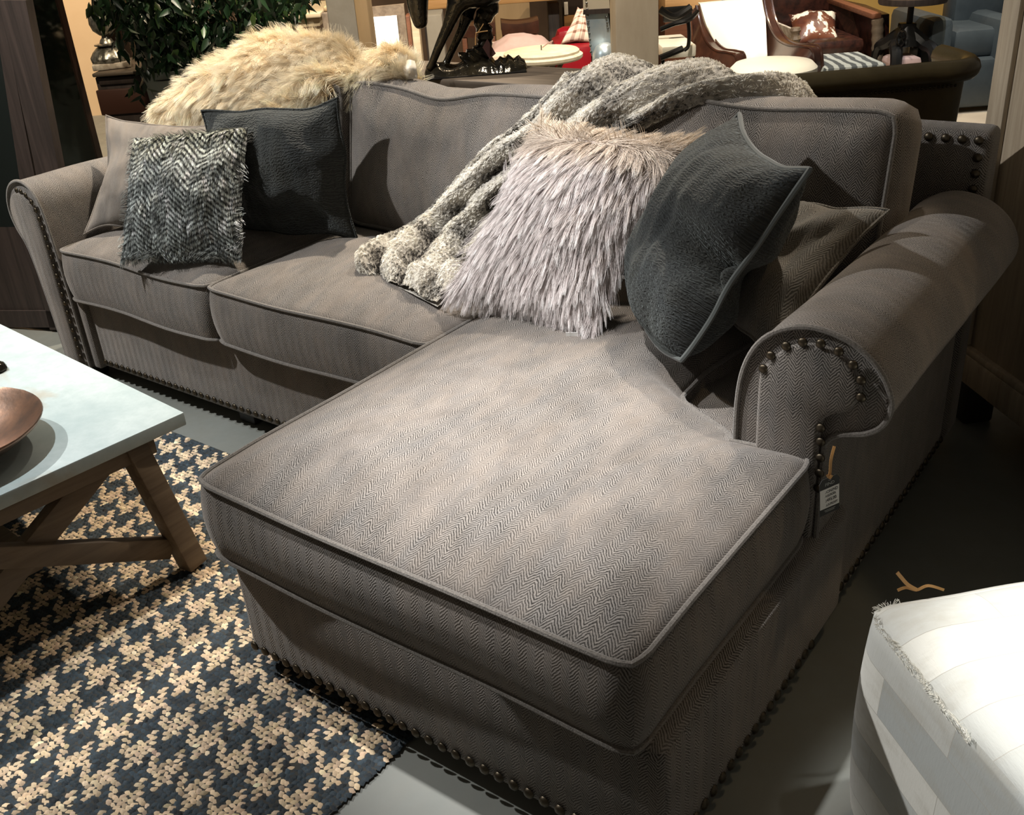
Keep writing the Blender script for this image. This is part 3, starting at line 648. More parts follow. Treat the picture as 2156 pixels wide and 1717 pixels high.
# ================================================================ THROWS
def sheet(rows, nu, nv):
    R_ = np.array([cat_rom(np.array(r, float), nv) for r in rows]) if False else None
    A = []
    for r in rows:
        r = np.array(r, float); k = np.linspace(0, len(r)-1, nv); A.append(np.column_stack([np.interp(k, np.arange(len(r)), r[:, c]) for c in range(3)]))
    A = np.array(A); out = np.array([cat_rom(A[:, j], nu) for j in range(nv)]).transpose(1, 0, 2); return out
ZL = .036
rows = [[(-.10, .945, .93), (.25, .95, .95), (.60, .93, .93)],
        [(-.13, .86, .985), (.25, .86, 1.01), (.62, .86, .975)],
        [(-.11, .78, 1.00), (.02, .77, 1.03), (.22, .76, 1.048), (.42, .77, 1.03), (.59, .78, .995)],
        [(-.02, .655, 1.02), (.05, .64, 1.03), (.16, .63, 1.02), (.27, .63, 1.00), (.40, .66, 1.00)],
        [(-.10, .60, .93), (-.02, .585, .95), (.06, .58, .95), (.15, .585, .945), (.26, .60, .945)],
        [(-.215, .595, .84), (-.13, .57, .85), (-.04, .555, .85), (.05, .56, .84), (.14, .57, .84)],
        [(-.31, .58, .745), (-.24, .55, .75), (-.16, .535, .75), (-.08, .54, .745), (.0, .55, .74)],
        [(-.41, .56, .65), (-.34, .53, .655), (-.26, .51, .655), (-.18, .51, .65), (-.1, .52, .64)],
        [(-.47, .53, .575), (-.40, .49, .59), (-.31, .46, .595), (-.22, .45, .59), (-.12, .45, .58)],
        [(-.51, .42, .55), (-.42, .39, .575), (-.32, .37, .575), (-.22, .36, .575), (-.12, .35, .57)],
        [(-.49, .27, .545), (-.40, .27, .565), (-.30, .26, .56), (-.2, .25, .57), (-.10, .24, .56)],
        [(-.43, .235, .538), (-.34, .21, .545), (-.25, .17, .56), (-.17, .14, .565), (-.08, .13, .55)]]
A = sheet(rows, 12, 96); A[..., 2] -= ZL*np.clip((A[..., 2]-.80)/.15, 0, 1); A[-26:, :, 2] -= .013*np.linspace(0, 1, 26)[:, None]; nu, nv = A.shape[:2]
Nn = unit(np.cross(np.gradient(A, axis=0), np.gradient(A, axis=1))); Nn *= np.sign(Nn[..., 2:3]+1e-9)
uu, vv = np.meshgrid(np.linspace(0, 1, nu), np.linspace(0, 1, nv), indexing='ij')
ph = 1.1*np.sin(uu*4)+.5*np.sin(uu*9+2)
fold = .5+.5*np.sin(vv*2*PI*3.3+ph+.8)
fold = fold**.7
low = np.clip((uu-.72)/.1, 0, 1)
nz = np.array([[mn.noise(Vector((a*16, b*7, 3.))) for b in np.linspace(0, 1, nv)] for a in np.linspace(0, 1, nu)])
nz2 = np.array([[mn.noise(Vector((a*8, b*4, 8.))) for b in np.linspace(0, 1, nv)] for a in np.linspace(0, 1, nu)])
edge = np.clip(np.minimum(vv, 1-vv)*9, 0, 1)*np.clip((1-uu)*20, 0.1, 1)
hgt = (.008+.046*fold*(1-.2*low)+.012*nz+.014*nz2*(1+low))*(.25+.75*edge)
cable = .004*np.abs(np.sin(uu*2*PI*64+3*np.sin(vv*2*PI*12)))*(.4+.6*fold)
G = A+Nn*(hgt+cable)[..., None]
thr = T('throw_blanket', 'chunky grey and cream faux fur throw draped from the back down to the seat', 'throw', (.0, .5, .53))
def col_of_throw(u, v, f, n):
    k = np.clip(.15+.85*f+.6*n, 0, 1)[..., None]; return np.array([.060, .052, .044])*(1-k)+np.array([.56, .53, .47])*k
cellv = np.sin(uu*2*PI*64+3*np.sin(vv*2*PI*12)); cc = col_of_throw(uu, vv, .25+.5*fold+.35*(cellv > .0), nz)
V1, F1 = grid(G); V2 = (A-Nn*.004).reshape(-1, 3); F2 = [tuple(i+len(V1) for i in f[::-1]) for f in F1]
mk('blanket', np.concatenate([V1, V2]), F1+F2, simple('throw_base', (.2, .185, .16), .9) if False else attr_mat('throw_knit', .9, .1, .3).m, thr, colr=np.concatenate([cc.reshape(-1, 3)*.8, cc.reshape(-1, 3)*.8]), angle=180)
FC = fold.copy(); NZ = nz.copy()
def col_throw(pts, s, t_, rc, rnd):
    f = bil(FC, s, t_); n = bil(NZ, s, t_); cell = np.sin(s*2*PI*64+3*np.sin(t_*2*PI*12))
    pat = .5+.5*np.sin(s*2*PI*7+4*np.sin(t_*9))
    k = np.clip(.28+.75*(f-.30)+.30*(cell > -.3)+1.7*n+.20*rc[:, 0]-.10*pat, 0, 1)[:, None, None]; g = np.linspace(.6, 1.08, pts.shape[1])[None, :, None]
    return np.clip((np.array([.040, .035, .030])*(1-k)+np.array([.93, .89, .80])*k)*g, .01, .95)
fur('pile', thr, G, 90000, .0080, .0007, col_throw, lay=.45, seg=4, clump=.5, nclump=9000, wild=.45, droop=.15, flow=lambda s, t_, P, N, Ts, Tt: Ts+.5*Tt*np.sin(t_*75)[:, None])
# cream fur throw
xs_ = [-1.79, -1.70, -1.50, -1.30, -1.1, -.95, -.82, -.70, -.62]
def rowc(y, zs): return [(x, y, z) for x, z in zip(xs_, zs)]
rows = [rowc(1.045, [.80, .84, .86, .88, .88, .88, .88, .88, .88]),
        rowc(.97, [.83, .89, .94, .98, .99, 1.00, .98, .98, .96]),
        rowc(.86, [.83, .93, .985, 1.03, 1.05, 1.07, 1.03, 1.02, .98]),
        rowc(.74, [.82, .92, .985, 1.02, 1.03, 1.04, 1.01, 1.00, .97]),
        rowc(.63, [.80, .88, .95, .975, .985, .985, .99, .985, .975]),
        rowc(.575, [.79, .84, .90, .92, .935, .955, .99, 1.00, .995]),
        rowc(.555, [.775, .81, .845, .87, .90, .94, .985, .985, .985])]
rows[6][0] = (-1.74, .60, .785); rows[6][7] = (-.73, .61, .985); rows[6][8] = (-.66, .62, .985); rows[5][8] = (-.63, .65, .99); rows[5][7] = (-.72, .62, .995)
for i_ in (6, 7, 8): rows[4][i_] = (xs_[i_], .715, 1.0); rows[5][i_] = (xs_[i_], .735, .995); rows[6][i_] = (xs_[i_], .750, .985)
rows[4][5] = (-.95, .66, .995); rows[5][5] = (-.95, .64, .985); rows[6][5] = (-.95, .64, .970)
A = sheet(rows, 10, 90); A[..., 2] -= .040+.055*np.clip((A[..., 0]+.98)/.15, 0, 1)*np.exp(-((A[..., 0]+.82)/.09)**2)-.022*np.exp(-((A[..., 0]+.66)/.06)**2); A[..., 0] -= .85*np.clip(A[..., 1]-.70, -.02, .3)*np.clip((A[..., 0]+1.9)/.6, 0, 1); nu, nv = A.shape[:2]
Nn = unit(np.cross(np.gradient(A, axis=0), np.gradient(A, axis=1))); Nn *= np.sign(Nn[..., 2:3]-Nn[..., 1:2]*.5+1e-9)
uu, vv = np.meshgrid(np.linspace(0, 1, nu), np.linspace(0, 1, nv), indexing='ij')
dg = vv*7.5+uu*3.2
fold = (.5+.5*np.sin(dg*1.7+1.2))**.8
nz2 = np.array([[mn.noise(Vector((a*6, b*9, 1.))) for b in np.linspace(0, 1, nv)] for a in np.linspace(0, 1, nu)])
edge = np.clip(np.minimum(vv, 1-vv)*8, 0.1, 1)
G = A+Nn*((.008+.045*fold+.02*nz2)*edge)[..., None]
crm = T('fur_throw', 'shaggy cream faux fur throw piled along the left of the sofa back', 'throw', (-1.2, .8, .78))
V1, F1 = grid(G); V2 = (A-Nn*.004).reshape(-1, 3); F2 = [tuple(i+len(V1) for i in f[::-1]) for f in F1]
mk('hide', np.concatenate([V1, V2]), F1+F2, simple('cream_hide', (.46, .36, .22), .9), crm, angle=180)
FC2 = fold.copy()
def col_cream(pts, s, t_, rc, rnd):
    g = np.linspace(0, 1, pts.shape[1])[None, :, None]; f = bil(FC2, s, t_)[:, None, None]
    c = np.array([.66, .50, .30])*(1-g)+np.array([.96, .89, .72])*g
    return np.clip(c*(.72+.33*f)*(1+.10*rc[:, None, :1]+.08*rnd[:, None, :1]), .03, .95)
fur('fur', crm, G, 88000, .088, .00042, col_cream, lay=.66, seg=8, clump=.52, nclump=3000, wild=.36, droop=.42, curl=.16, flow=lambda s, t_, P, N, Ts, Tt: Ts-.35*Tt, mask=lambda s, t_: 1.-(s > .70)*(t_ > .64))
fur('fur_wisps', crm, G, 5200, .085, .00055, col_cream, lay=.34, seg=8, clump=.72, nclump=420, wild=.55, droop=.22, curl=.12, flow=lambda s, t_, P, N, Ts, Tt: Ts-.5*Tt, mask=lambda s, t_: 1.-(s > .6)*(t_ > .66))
Q = np.array([[on(u, v, 1, y) for u, v, y in r] for r in [[(826, 168, .655), (846, 172, .65), (868, 168, .66)], [(832, 150, .660), (848, 150, .645), (866, 148, .665)], [(846, 130, .680), (852, 129, .67), (862, 132, .68)]]])
Q = np.array([cat_rom(Q[:, j], 5) for j in range(3)]).transpose(1, 0, 2); Q = np.array([cat_rom(r, 5) for r in Q]); V, F = grid(Q+np.array([-.030, .055, -.006])); k = len(V)
mk('lining', np.concatenate([V, V+np.array([0, .003, 0])]), F+[tuple(i+k for i in f[::-1]) for f in F], simple('satin_lining', (.66, .60, .50), .45, sheen=.3), crm, label='white satin lining showing at the folded corner')
# ================================================================ TABLE AND WHAT IS ON IT
tb = T('coffee_table', 'low coffee table with pale stone top and crossed weathered oak legs', 'coffee table', (-1.05, -.88, .012))
ZT = .42
# slab, slightly askew to the sofa
ta = math.radians(-5)
def tl(x, y, z): c, s = math.cos(ta), math.sin(ta); return (-.395+x*c-y*s, -.463+x*s+y*c, z)
cx_, cy_, _ = tl(-.66, -.425, 0)
V, F = rbox((cx_, cy_, ZT-.0175), (1.32, .85, .035), .004, rz=ta); mk('table_top', V, F, M_['stone'], tb)
for xo in (-.045, -1.27):
    V, F = bar(tl(xo+.0, -.13, .385), tl(xo+.045*(1 if xo > -.5 else -1), -.075, .014), .055, .055, .004, up=(0, 1, 0)); mk('leg', V, F, M_['tablewood'], tb)
    V, F = bar(tl(xo+.0, -.72, .385), tl(xo+.045*(1 if xo > -.5 else -1), -.775, .014), .055, .055, .004, up=(0, 1, 0)); mk('leg', V, F, M_['tablewood'], tb)
    V, F = bar(tl(xo-.01, -.17, .383), tl(xo-.01, -.70, .06), .035, .062, .004); mk('cross_brace', V, F, M_['tablewood'], tb)
    V, F = bar(tl(xo+.018, -.11, .075), tl(xo-.002, -.70, .375), .03, .055, .004); mk('cross_brace', V, F, M_['tablewood'], tb)
    V, F = bar(tl(xo, -.08, .362), tl(xo, -.77, .362), .05, .045, .003); mk('top_rail', V, F, M_['tablewood'], tb)
V, F = bar(tl(-.05, -.425, .20), tl(-1.27, -.425, .20), .05, .05, .003); mk('stretcher', V, F, M_['tablewood'], tb)
bc = (-.687, -.882)
prof = [(.001, .006), (.05, .007), (.10, .016), (.15, .036), (.185, .058), (.203, .073), (.210, .077), (.2115, .074), (.208, .068), (.19, .054), (.155, .030), (.10, .007), (.06, 0.), (.001, 0.)]
V, F = lathe(prof, (bc[0], bc[1], ZT), 64); rr = np.hypot(V[:, 0]-bc[0], V[:, 1]-bc[1])
V[:, 2] += .002*fbm(V, 30)*(rr > .02); F = F[:-2]
tag(mk('bowl', V, F, M_['copper'], None, angle=70).o, 'wide shallow aged copper bowl on the stone coffee table', 'bowl')
p = on(2, 782, 2, ZT)
V, F = lathe([(.001, 0), (.026, .0), (.03, .008), (.024, .02), (.012, .026), (.001, .027)], (p[0]-.012, p[1]-.005, ZT), 9); V += .003*fbm(V, 40)[:, None]*np.array([1, 1, 0])
tag(mk('stone_ornament', V, F, M_['bronze']).o, 'small dark ornament at the far left of the stone table top', 'ornament')
# ================================================================ RUG: every stitch is a little lump
q = .0114; x1, y1 = .452, -.110; nx, ny = 232, 205
th_r = T('rug', 'braided jute rug in tan and navy houndstooth under the table', 'rug', (x1-nx*q/2, y1-ny*q/2, 0))
I, J = np.meshgrid(np.arange(nx), np.arange(ny), indexing='ij'); I = I.ravel(); J = J.ravel(); N = len(I)
warp = (I % 8) < 4; weft = (J % 8) < 4; tw = ((I+J) % 4) < 2; dark = np.where(tw, warp, weft)
cxs = x1-(I+.5)*q+rng.normal(0, .0009, N); cys = y1-(J+.5)*q+rng.normal(0, .0009, N)
wob = .006*np.sin(cys*7)*((x1-cxs) < .5); cxs = cxs+wob
tmpl = [(a, b, (1-a*a*.95)*(1-b*b*.95)) for a in (-1, -.45, .45, 1) for b in (-1, 0, 1)]
tm = np.array(tmpl); angd = np.where(tw, .55, -.5)+rng.normal(0, .2, N)
hh = .0058*(1+.3*rng.normal(size=N)); lx, ly = q*.70, q*.52
ca, sa = np.cos(angd)[:, None], np.sin(angd)[:, None]; ax_, ay_ = tm[:, 0]*lx, tm[:, 1]*ly
VX = cxs[:, None]+ax_*ca-ay_*sa; VY = cys[:, None]+ax_*sa+ay_*ca; VZ = .006+hh[:, None]*tm[:, 2]
V = np.stack([VX, VY, VZ], -1).reshape(-1, 3)
qf = [(i*3+j, (i+1)*3+j, (i+1)*3+j+1, i*3+j+1) for i in range(3) for j in range(2)]
F = (np.array(qf)[None]+(np.arange(N)*12)[:, None, None]).reshape(-1, 4)
tan_ = np.array([.62, .47, .31])*(1+.22*rng.normal(size=(N, 1)))*np.array([1, 1, 1])+rng.normal(0, .009, (N, 3)); nav = np.array([.020, .032, .042])*(1+.35*rng.normal(size=(N, 1)))
cl = np.clip(np.where(dark[:, None], nav, tan_), .004, .85)
Bx = [rbox((x1-nx*q/2, y1-ny*q/2, .0035), (nx*q+.004, ny*q+.004, .007), 0)]
me_p = mk('woven_pile', V, F, M_['rug'], th_r, colr=np.repeat(cl, 12, 0), angle=180)
mk('backing', *Bx[0], simple('rug_backing', (.035, .034, .030), .95), th_r)
# ================================================================ OTTOMAN
oa = math.radians(45); oc = np.array([1.215, -.372]); ux, uy = np.array([math.cos(oa+.02), math.sin(oa+.02)]), np.array([math.cos(oa-PI/2+.06), math.sin(oa-PI/2+.06)])
ot = T('hide_ottoman', 'square patchwork ottoman in white and grey cowhide at bottom right', 'ottoman', tuple(oc+ux*.25+uy*.25)+(0,), oa)
def osurf(V):
    V = V.copy(); n_ = fbm(V, 6, 3); h = V[:, 2]; V[:, 2] += .006*n_*(h > .3)
    P = oc+V[:, 0:1]*ux+V[:, 1:2]*uy; return np.column_stack([P, V[:, 2]])
(V, G), tl_, bl_ = cushion([(0, 0), (.5, 0), (.5, .5), (0, .5)], .02, .445, .030, .012, R=.08, cr=.05, step=.02, rows=12)
flip = np.cross(ux, uy) < 0
mk('cover', osurf(V), [g[::-1] for g in G] if flip else G, M_['hide'], ot, angle=60)
fr = osurf(tl_); k_ = np.arange(len(fr)); mask = ((tl_[:, 0] < .03) | (tl_[:, 1] < .03)) & (tl_[:, 1] < .30) & (tl_[:, 0] < .08)
fr2 = fr[mask]; Gs_ = np.stack([fr2+np.array([0, 0, -.012]), fr2+np.array([0, 0, .006])], 1)
o2 = unit(fr2-np.array([*(oc+ux*.25+uy*.25), .3])); Gs_ = Gs_+.002*o2[:, None]
fur('fringe', ot, np.array(Gs_), 500, .010, .0004, lambda pts, s, t_, rc, rnd: np.clip(np.array([.75, .73, .66])*(1+.2*rc[:, None, :1])*np.ones(pts.shape), .1, .95), lay=.2, seg=4, clump=.4, wild=.6, droop=.2)
tp = on(1908, 1245, 2, .452); hx = np.array([*ux, 0])
lp = T('leather_tie', 'thin tan leather tie knotted on the back edge of the hide ottoman', 'tie', tuple(tp))
def strap(name, pts, w_, par):
    P = cat_rom(np.array(pts, float), 6); tg = unit(np.gradient(P, axis=0)); sd = unit(np.cross(tg, RF)); A = np.stack([P-sd*w_/2, P+sd*w_/2], 1); V, F = grid(A)
    V2 = V+RF*.0012; k = len(V); m_ = len(P)
    F = F+[tuple(i+k for i in f[::-1]) for f in F]+[(2*i, 2*i+2, 2*i+2+k, 2*i+k) for i in range(m_-1)]+[(2*i+1, 2*i+1+k, 2*i+3+k, 2*i+3) for i in range(m_-1)]
    return mk(name, np.concatenate([V, V2]), F, M_['tie'], par)
D0 = 1.30
dd = float((tp-CP)@FY)
strap('strand', [at(1931, 1243, dd), at(1912, 1232, dd), at(1899, 1218, dd), at(1889, 1206, dd)], .006, lp)
strap('strand', [at(1890, 1244, dd), at(1908, 1238, dd), at(1930, 1243, dd), at(1955, 1234, dd), at(1988, 1243, dd+.02)], .0045, lp)
# ================================================================ PRICE TAG
def text(name, body, cen, hd, ud, size, mat, par, sx=1.):
    c = bpy.data.curves.new(name, 'FONT'); c.body = body; c.size = size; c.align_x = 'CENTER'; c.align_y = 'CENTER'; c.extrude = .00008; c.materials.append(mat); c.offset = size*.008
    o = bpy.data.objects.new(name, c); col.objects.link(o)
    me = bpy.data.meshes.new_from_object(o.evaluated_get(bpy.context.evaluated_depsgraph_get())); bpy.data.objects.remove(o); o = bpy.data.objects.new(name, me); col.objects.link(o); o.parent = par.o
    if not me.materials: me.materials.append(mat)
    nd = np.cross(hd, ud); cl = par.inv(np.array([cen]))
    o.matrix_local = Matrix(((hd[0]*sx, ud[0], nd[0], cl[0][0]), (hd[1]*sx, ud[1], nd[1], cl[0][1]), (hd[2]*sx, ud[2], nd[2], cl[0][2]), (0, 0, 0, 1))); return o
tc = on(1746, 1043, 0, 1.072)
tg_ = T('price_tag', 'black hang tag with handwritten white price sticker under the right arm', 'price tag', (tc[0], tc[1], tc[2]-.04))
hd = np.array([math.cos(math.radians(60)), math.sin(math.radians(60)), .10]); hd /= np.linalg.norm(hd); ud = np.array([0, 0, 1.]); ud = unit(ud-hd*(ud@hd)); nd = np.cross(hd, ud)
Rm = np.column_stack([hd, ud, nd])
w_, h_ = .043, .078
out = [(-w_/2, -h_/2), (w_/2, -h_/2), (w_/2, h_/2-.008), (w_/2-.006, h_/2), (-w_/2+.006, h_/2), (-w_/2, h_/2-.008)]
V, F = prism(np.array([tc+hd*a+ud*b for a, b in out]), nd*.0008); card = mk('card', V, F, M_['tagblack'], tg_, smooth=False)
sc_ = tc-ud*.004+nd*.0009
V, F = rbox((0, 0, 0), (w_*.97, .042, .0003), 0); V = V@Rm.T+sc_; mk('sticker', V, F, M_['tagwhite'], tg_, smooth=False, label='white handwritten sticker')
L0 = nd*.0014
text('lettering', 'THE', tc+ud*.0335+L0, hd, ud, .0034, M_['greyprint'], tg_)
text('lettering', 'FIND', tc+ud*.0262+L0, hd, ud, .0092, M_['greyprint'], tg_)
sl = unit(hd+ud*.10)
text('lettering', 'BEDON/ND', tc+ud*.0100+L0-hd*.001, sl, ud, .0088, M_['ink'], tg_, .80)
text('lettering', 'CHAISE/SOFA', tc+ud*.0012-hd*.002+L0, sl, ud, .0070, M_['ink'], tg_, .72)
text('lettering', '$ 3495.00', tc-ud*.0085+L0-hd*.001, sl, ud, .0098, M_['ink'], tg_, .76)
text('lettering', 'IN BLK/FLINT', tc-ud*.0190+L0, sl, ud, .0072, M_['ink'], tg_, .8)
text('lettering', 'SAINT ANNE STREET', tc-ud*.0298+L0, hd, ud, .0028, M_['greyprint'], tg_) if False else None
for k in range(2): V, F = rbox((0, 0, 0), (.024-.004*k, .0011, .0002), 0); mk('fine_print', V@Rm.T+(tc-ud*(.0295+.003*k)+L0), F, M_['greyprint'], tg_, smooth=False)
dt = float((tc-CP)@FY)
strap('cord', [at(1757, 940, dt+.01), at(1750, 968, dt), at(1748, 995, dt), at(1745, 1008, dt)], .005, tg_)
strap('cord', [at(1741, 1000, dt-.003), at(1747, 1007, dt-.003), at(1752, 1001, dt-.003)], .004, tg_)
# ================================================================ CABINETS EITHER SIDE
rc_ = np.array([.955, 1.19]); rf = unit(np.array([.70, -.70])); rb = np.array([-rf[1], rf[0]])   # along the front, and back
cb = T('wood_cabinet', 'tall limed oak cabinet behind the right arm of the sofa', 'cabinet', (rc_[0]+rf[0]*.6+rb[0]*.25, rc_[1]+rf[1]*.6+rb[1]*.25, 0), -PI/4)
def rcb(a, b, z, sa, sb, sz, r=.004): c = rc_+rf*a+rb*b; return rbox((c[0], c[1], z), (sa, sb, sz), r, rz=-PI/4)
mk('body', *rcb(.6, .25, .92, 1.20, .50, 1.36), M_['limed'], cb)
mk('plinth', *rcb(.6, .25, .185, 1.24, .54, .09, .012), M_['limed'], cb); mk('moulding', *rcb(.6, .25, .235, 1.23, .53, .03, .010), M_['limed'], cb)
for a in (.02, .40, .78): mk('stile', *rcb(a+.02, -.006, .92, .07, .016, 1.34), M_['limed'], cb)
for a in (.05, 1.13):
    for b in (.05, .45): mk('foot', *rcb(a, b, .07, .09, .09, .14, .01), M_['blackwood'], cb)
# left display cabinet: front stiles and glass, standing at the far left of the sofa
gp0, gp1 = np.array([-2.5, .10]), np.array([-2.13, .22]); gd = unit(gp1-gp0); gn = np.array([-gd[1], gd[0]])
def gon(u, v):   # where a sight line meets the cabinet's front plane
    d = ray(u, v); n3 = np.array([gn[0], gn[1], 0]); k = ((np.append(gp0, 0)-CP)@n3)/(d@n3); return CP+d*k
gc = T('display_cabinet', 'dark wood and glass display cabinet at the far left', 'cabinet', (-2.6, .35, 0))
g3 = np.array([gn[0], gn[1], 0])
def gq(name, pts, mat, th=.03, off=0.): V, F = prism(np.array([gon(*p) for p in pts])+g3*off, g3*th); return mk(name, V, F, mat, gc, smooth=False)
gq('stile', [(0, 2), (36, 185), (98, 500), (135, 695), (105, 695), (60, 500), (0, 110)], M_['darkwood'], .03)
gq('door_stile', [(2, 0), (58, 0), (125, 344), (193, 700), (141, 697), (104, 500), (75, 340), (38, 170)], M_['darkwood'], .035, -.01)
gq('bottom_rail', [(-260, 655), (110, 655), (116, 690), (-260, 690)], M_['darkwood'], .03)
gq('plinth', [(-260, 692), (120, 692), (124, 722), (-260, 722)], M_['blackwood'], .3, .03)
gq('base_panel', [(-260, 480), (95, 480), (110, 655), (-260, 655)], M_['darkwood'], .02, .01)
gq('glass_pane', [(-260, 0), (-2, 0), (60, 340), (90, 480), (-260, 480)], simple('dark_interior_pane', (.01, .013, .012), .08), .006, .01)  # opaque near-black pane, painted for the dark interior behind the glass
# side of the cabinet going back
sd0 = np.append(gp1, 0)+g3*.04; sdv = unit(np.array([-.62, .78, 0])); 
def sq(name, a0, a1, z0, z1, mat, th=.025): P = np.array([sd0+sdv*a0+[0, 0, z0], sd0+sdv*a1+[0, 0, z0], sd0+sdv*a1+[0, 0, z1], sd0+sdv*a0+[0, 0, z1]]); V, F = prism(P, np.cross(sdv, (0, 0, 1.))*-th); return mk(name, V, F, mat, gc, smooth=False)
sq('side_glass', .05, .62, .05, 1.9, simple('dark_interior_side', (.008, .010, .008), .10), .006)  # side pane coloured dark to stand in for the shaded interior
sq('back_stile', .60, .68, 0, 1.9, simple('rust_stained_wood', (.040, .018, .012), .5), .04)
for z in (): sq('shelf', .05, .62, z, z+.02, M_['darkwood'], -.20)
sq('top', -.1, .7, 1.9, 1.95, M_['darkwood'], -.4)
#BG
# ================================================================ LIGHTS, WORLD
w = bpy.data.worlds.new('world'); sc.world = w; w.use_nodes = True
w.node_tree.nodes['Background'].inputs[0].default_value = (1., .86, .68, 1); w.node_tree.nodes['Background'].inputs[1].default_value = .07
def spot(name, p, tgt, e, colr=(1, .93, .82), ang=60, blend=.5, r=.04):
    l = bpy.data.lights.new(name, 'SPOT'); l.energy = e; l.color = colr; l.spot_size = math.radians(ang); l.spot_blend = blend; l.shadow_soft_size = r
    o = bpy.data.objects.new(name, l); col.objects.link(o); o.location = p; o.rotation_euler = (Vector(tgt)-Vector(p)).to_track_quat('-Z', 'Y').to_euler(); return o
cool = (.93, .98, 1.); warm = (1., .78, .52)
# ================================================================ THE SHOWROOM BEHIND
def bb(u0, u1, v0, v1, D, dep, r=.006):     # an upright block whose near face spans those sight lines at that distance
    p, q_ = loc(u0, (v0+v1)/2, D), loc(u1, (v0+v1)/2, D); z1, z0 = loc((u0+u1)/2, v0, D)[2], loc((u0+u1)/2, v1, D)[2]
    c = wm([((p[0]+q_[0])/2, D+dep/2, (z0+z1)/2)])[0]; return rbox(c, (abs(q_[0]-p[0]), dep, z1-z0), r, rz=YAW)
def fb(u0, u1, v0, z0, D, dep, r=.006):     # same, standing on height z0
    vl = max(v0, 50) if v0 < -100 else v0; p, q_ = loc(u0, vl, D), loc(u1, vl, D); z1 = loc((u0+u1)/2, v0, D)[2]
    c = wm([((p[0]+q_[0])/2, D+dep/2, (z0+z1)/2)])[0]; return rbox(c, (abs(q_[0]-p[0]), dep, z1-z0), r, rz=YAW)
def gnd(u, D, v=60): p = at(u, v, D); return (p[0], p[1], 0)
def BT(name, label, cat, u, D, group=None): return T(name, label, cat, gnd(u, D), YAW, group)
# console table right behind the sofa
zc = .88; ny_, fy_ = on(1000, 171, 2, zc)[1], on(1200, 143, 2, zc)[1]
ct = T('console_table', 'long dark wood console table behind the sofa carrying the horse statue', 'table', (-.75, (ny_+fy_)/2, 0))
mk('table_top', *rbox((-.75, (ny_+fy_)/2, zc-.02), (1.75, fy_-ny_, .04), .004), M_['consolewood'], ct)
mk('apron', *rbox((-.75, (ny_+fy_)/2, zc-.10), (1.68, fy_-ny_-.05, .12), .003), M_['darkwood'], ct)
for x in (-1.57, .07):
    for y in (ny_+.05, fy_-.05): mk('leg', *rbox((x, y, .40), (.06, .06, .80), .004), M_['darkwood'], ct)
# horse statue: one skinned figure on a rocky base
Ds = 3.86
hs = BT('horse_statue', 'dark glossy bronze horse statue with lowered head on the console table', 'statue', 1000, Ds); hs.loc[2] = 0
def skin(name, chains, mat, par, sub=2):
    bm = bmesh.new(); vs = {}; R = []; pts = []
    for k, p, r in chains['v']: vs[k] = bm.verts.new(Vector(par.inv(np.array([p]))[0])); R.append(r)
    for a, b in chains['e']: bm.edges.new((vs[a], vs[b]))
    me = bpy.data.meshes.new(name); bm.to_mesh(me); bm.free(); me.materials.append(mat)
    o = bpy.data.objects.new(name, me); col.objects.link(o); o.parent = par.o
    m1 = o.modifiers.new('skin', 'SKIN'); me.skin_vertices[0].data
    for i, r in enumerate(R): me.skin_vertices[0].data[i].radius = (r, r)
    me.skin_vertices[0].data[0].use_root = True; m1.use_smooth_shade = True
    m2 = o.modifiers.new('sub', 'SUBSURF'); m2.levels = m2.render_levels = sub; return o
A_ = lambda u, v, d=0.: at(u, v, Ds+d)
v_ = [('ch', A_(985, -45), .085), ('be', A_(1040, -60), .085), ('ru', A_(1095, -75), .080), ('nk', A_(930, -75), .050), ('nk2', A_(893, -62), .042), ('po', A_(878, -28), .036), ('ey', A_(878, 8), .034), ('ms', A_(884, 42), .023), ('mz', A_(888, 62), .020),
      ('f1a', A_(962, 5, -.04), .036), ('f1b', A_(944, 55, -.04), .022), ('f1c', A_(925, 95, -.04), .017), ('f1d', A_(908, 138, -.04), .014), ('f1e', A_(902, 150, -.04), .019),
      ('f2a', A_(990, 5, .05), .036), ('f2b', A_(976, 55, .05), .020), ('f2c', A_(957, 95, .05), .016), ('f2d', A_(940, 132, .05), .014), ('f2e', A_(934, 142, .05), .018),
      ('h1a', A_(1110, -20, -.04), .050), ('h1b', A_(1118, 40, -.04), .026), ('h1c', A_(1132, 85, -.04), .016), ('h1d', A_(1120, 135, -.04), .015)]
v_ = [x for x in v_ if x[0] not in ('h1b', 'h1c', 'h1d')]
e_ = [('ch', 'be'), ('be', 'ru'), ('ch', 'nk'), ('nk', 'nk2'), ('nk2', 'po'), ('po', 'ey'), ('ey', 'ms'), ('ms', 'mz'), ('ch', 'f1a'), ('f1a', 'f1b'), ('f1b', 'f1c'), ('f1c', 'f1d'), ('f1d', 'f1e'), ('ch', 'f2a'), ('f2a', 'f2b'), ('f2b', 'f2c'), ('f2c', 'f2d'), ('f2d', 'f2e'), ('ru', 'h1a')]
skin('horse_body', dict(v=[(a_, b_, c_*(1.3 if a_[0] not in 'f' else 1.0)) for a_, b_, c_ in v_], e=e_), M_['bronze'], hs)
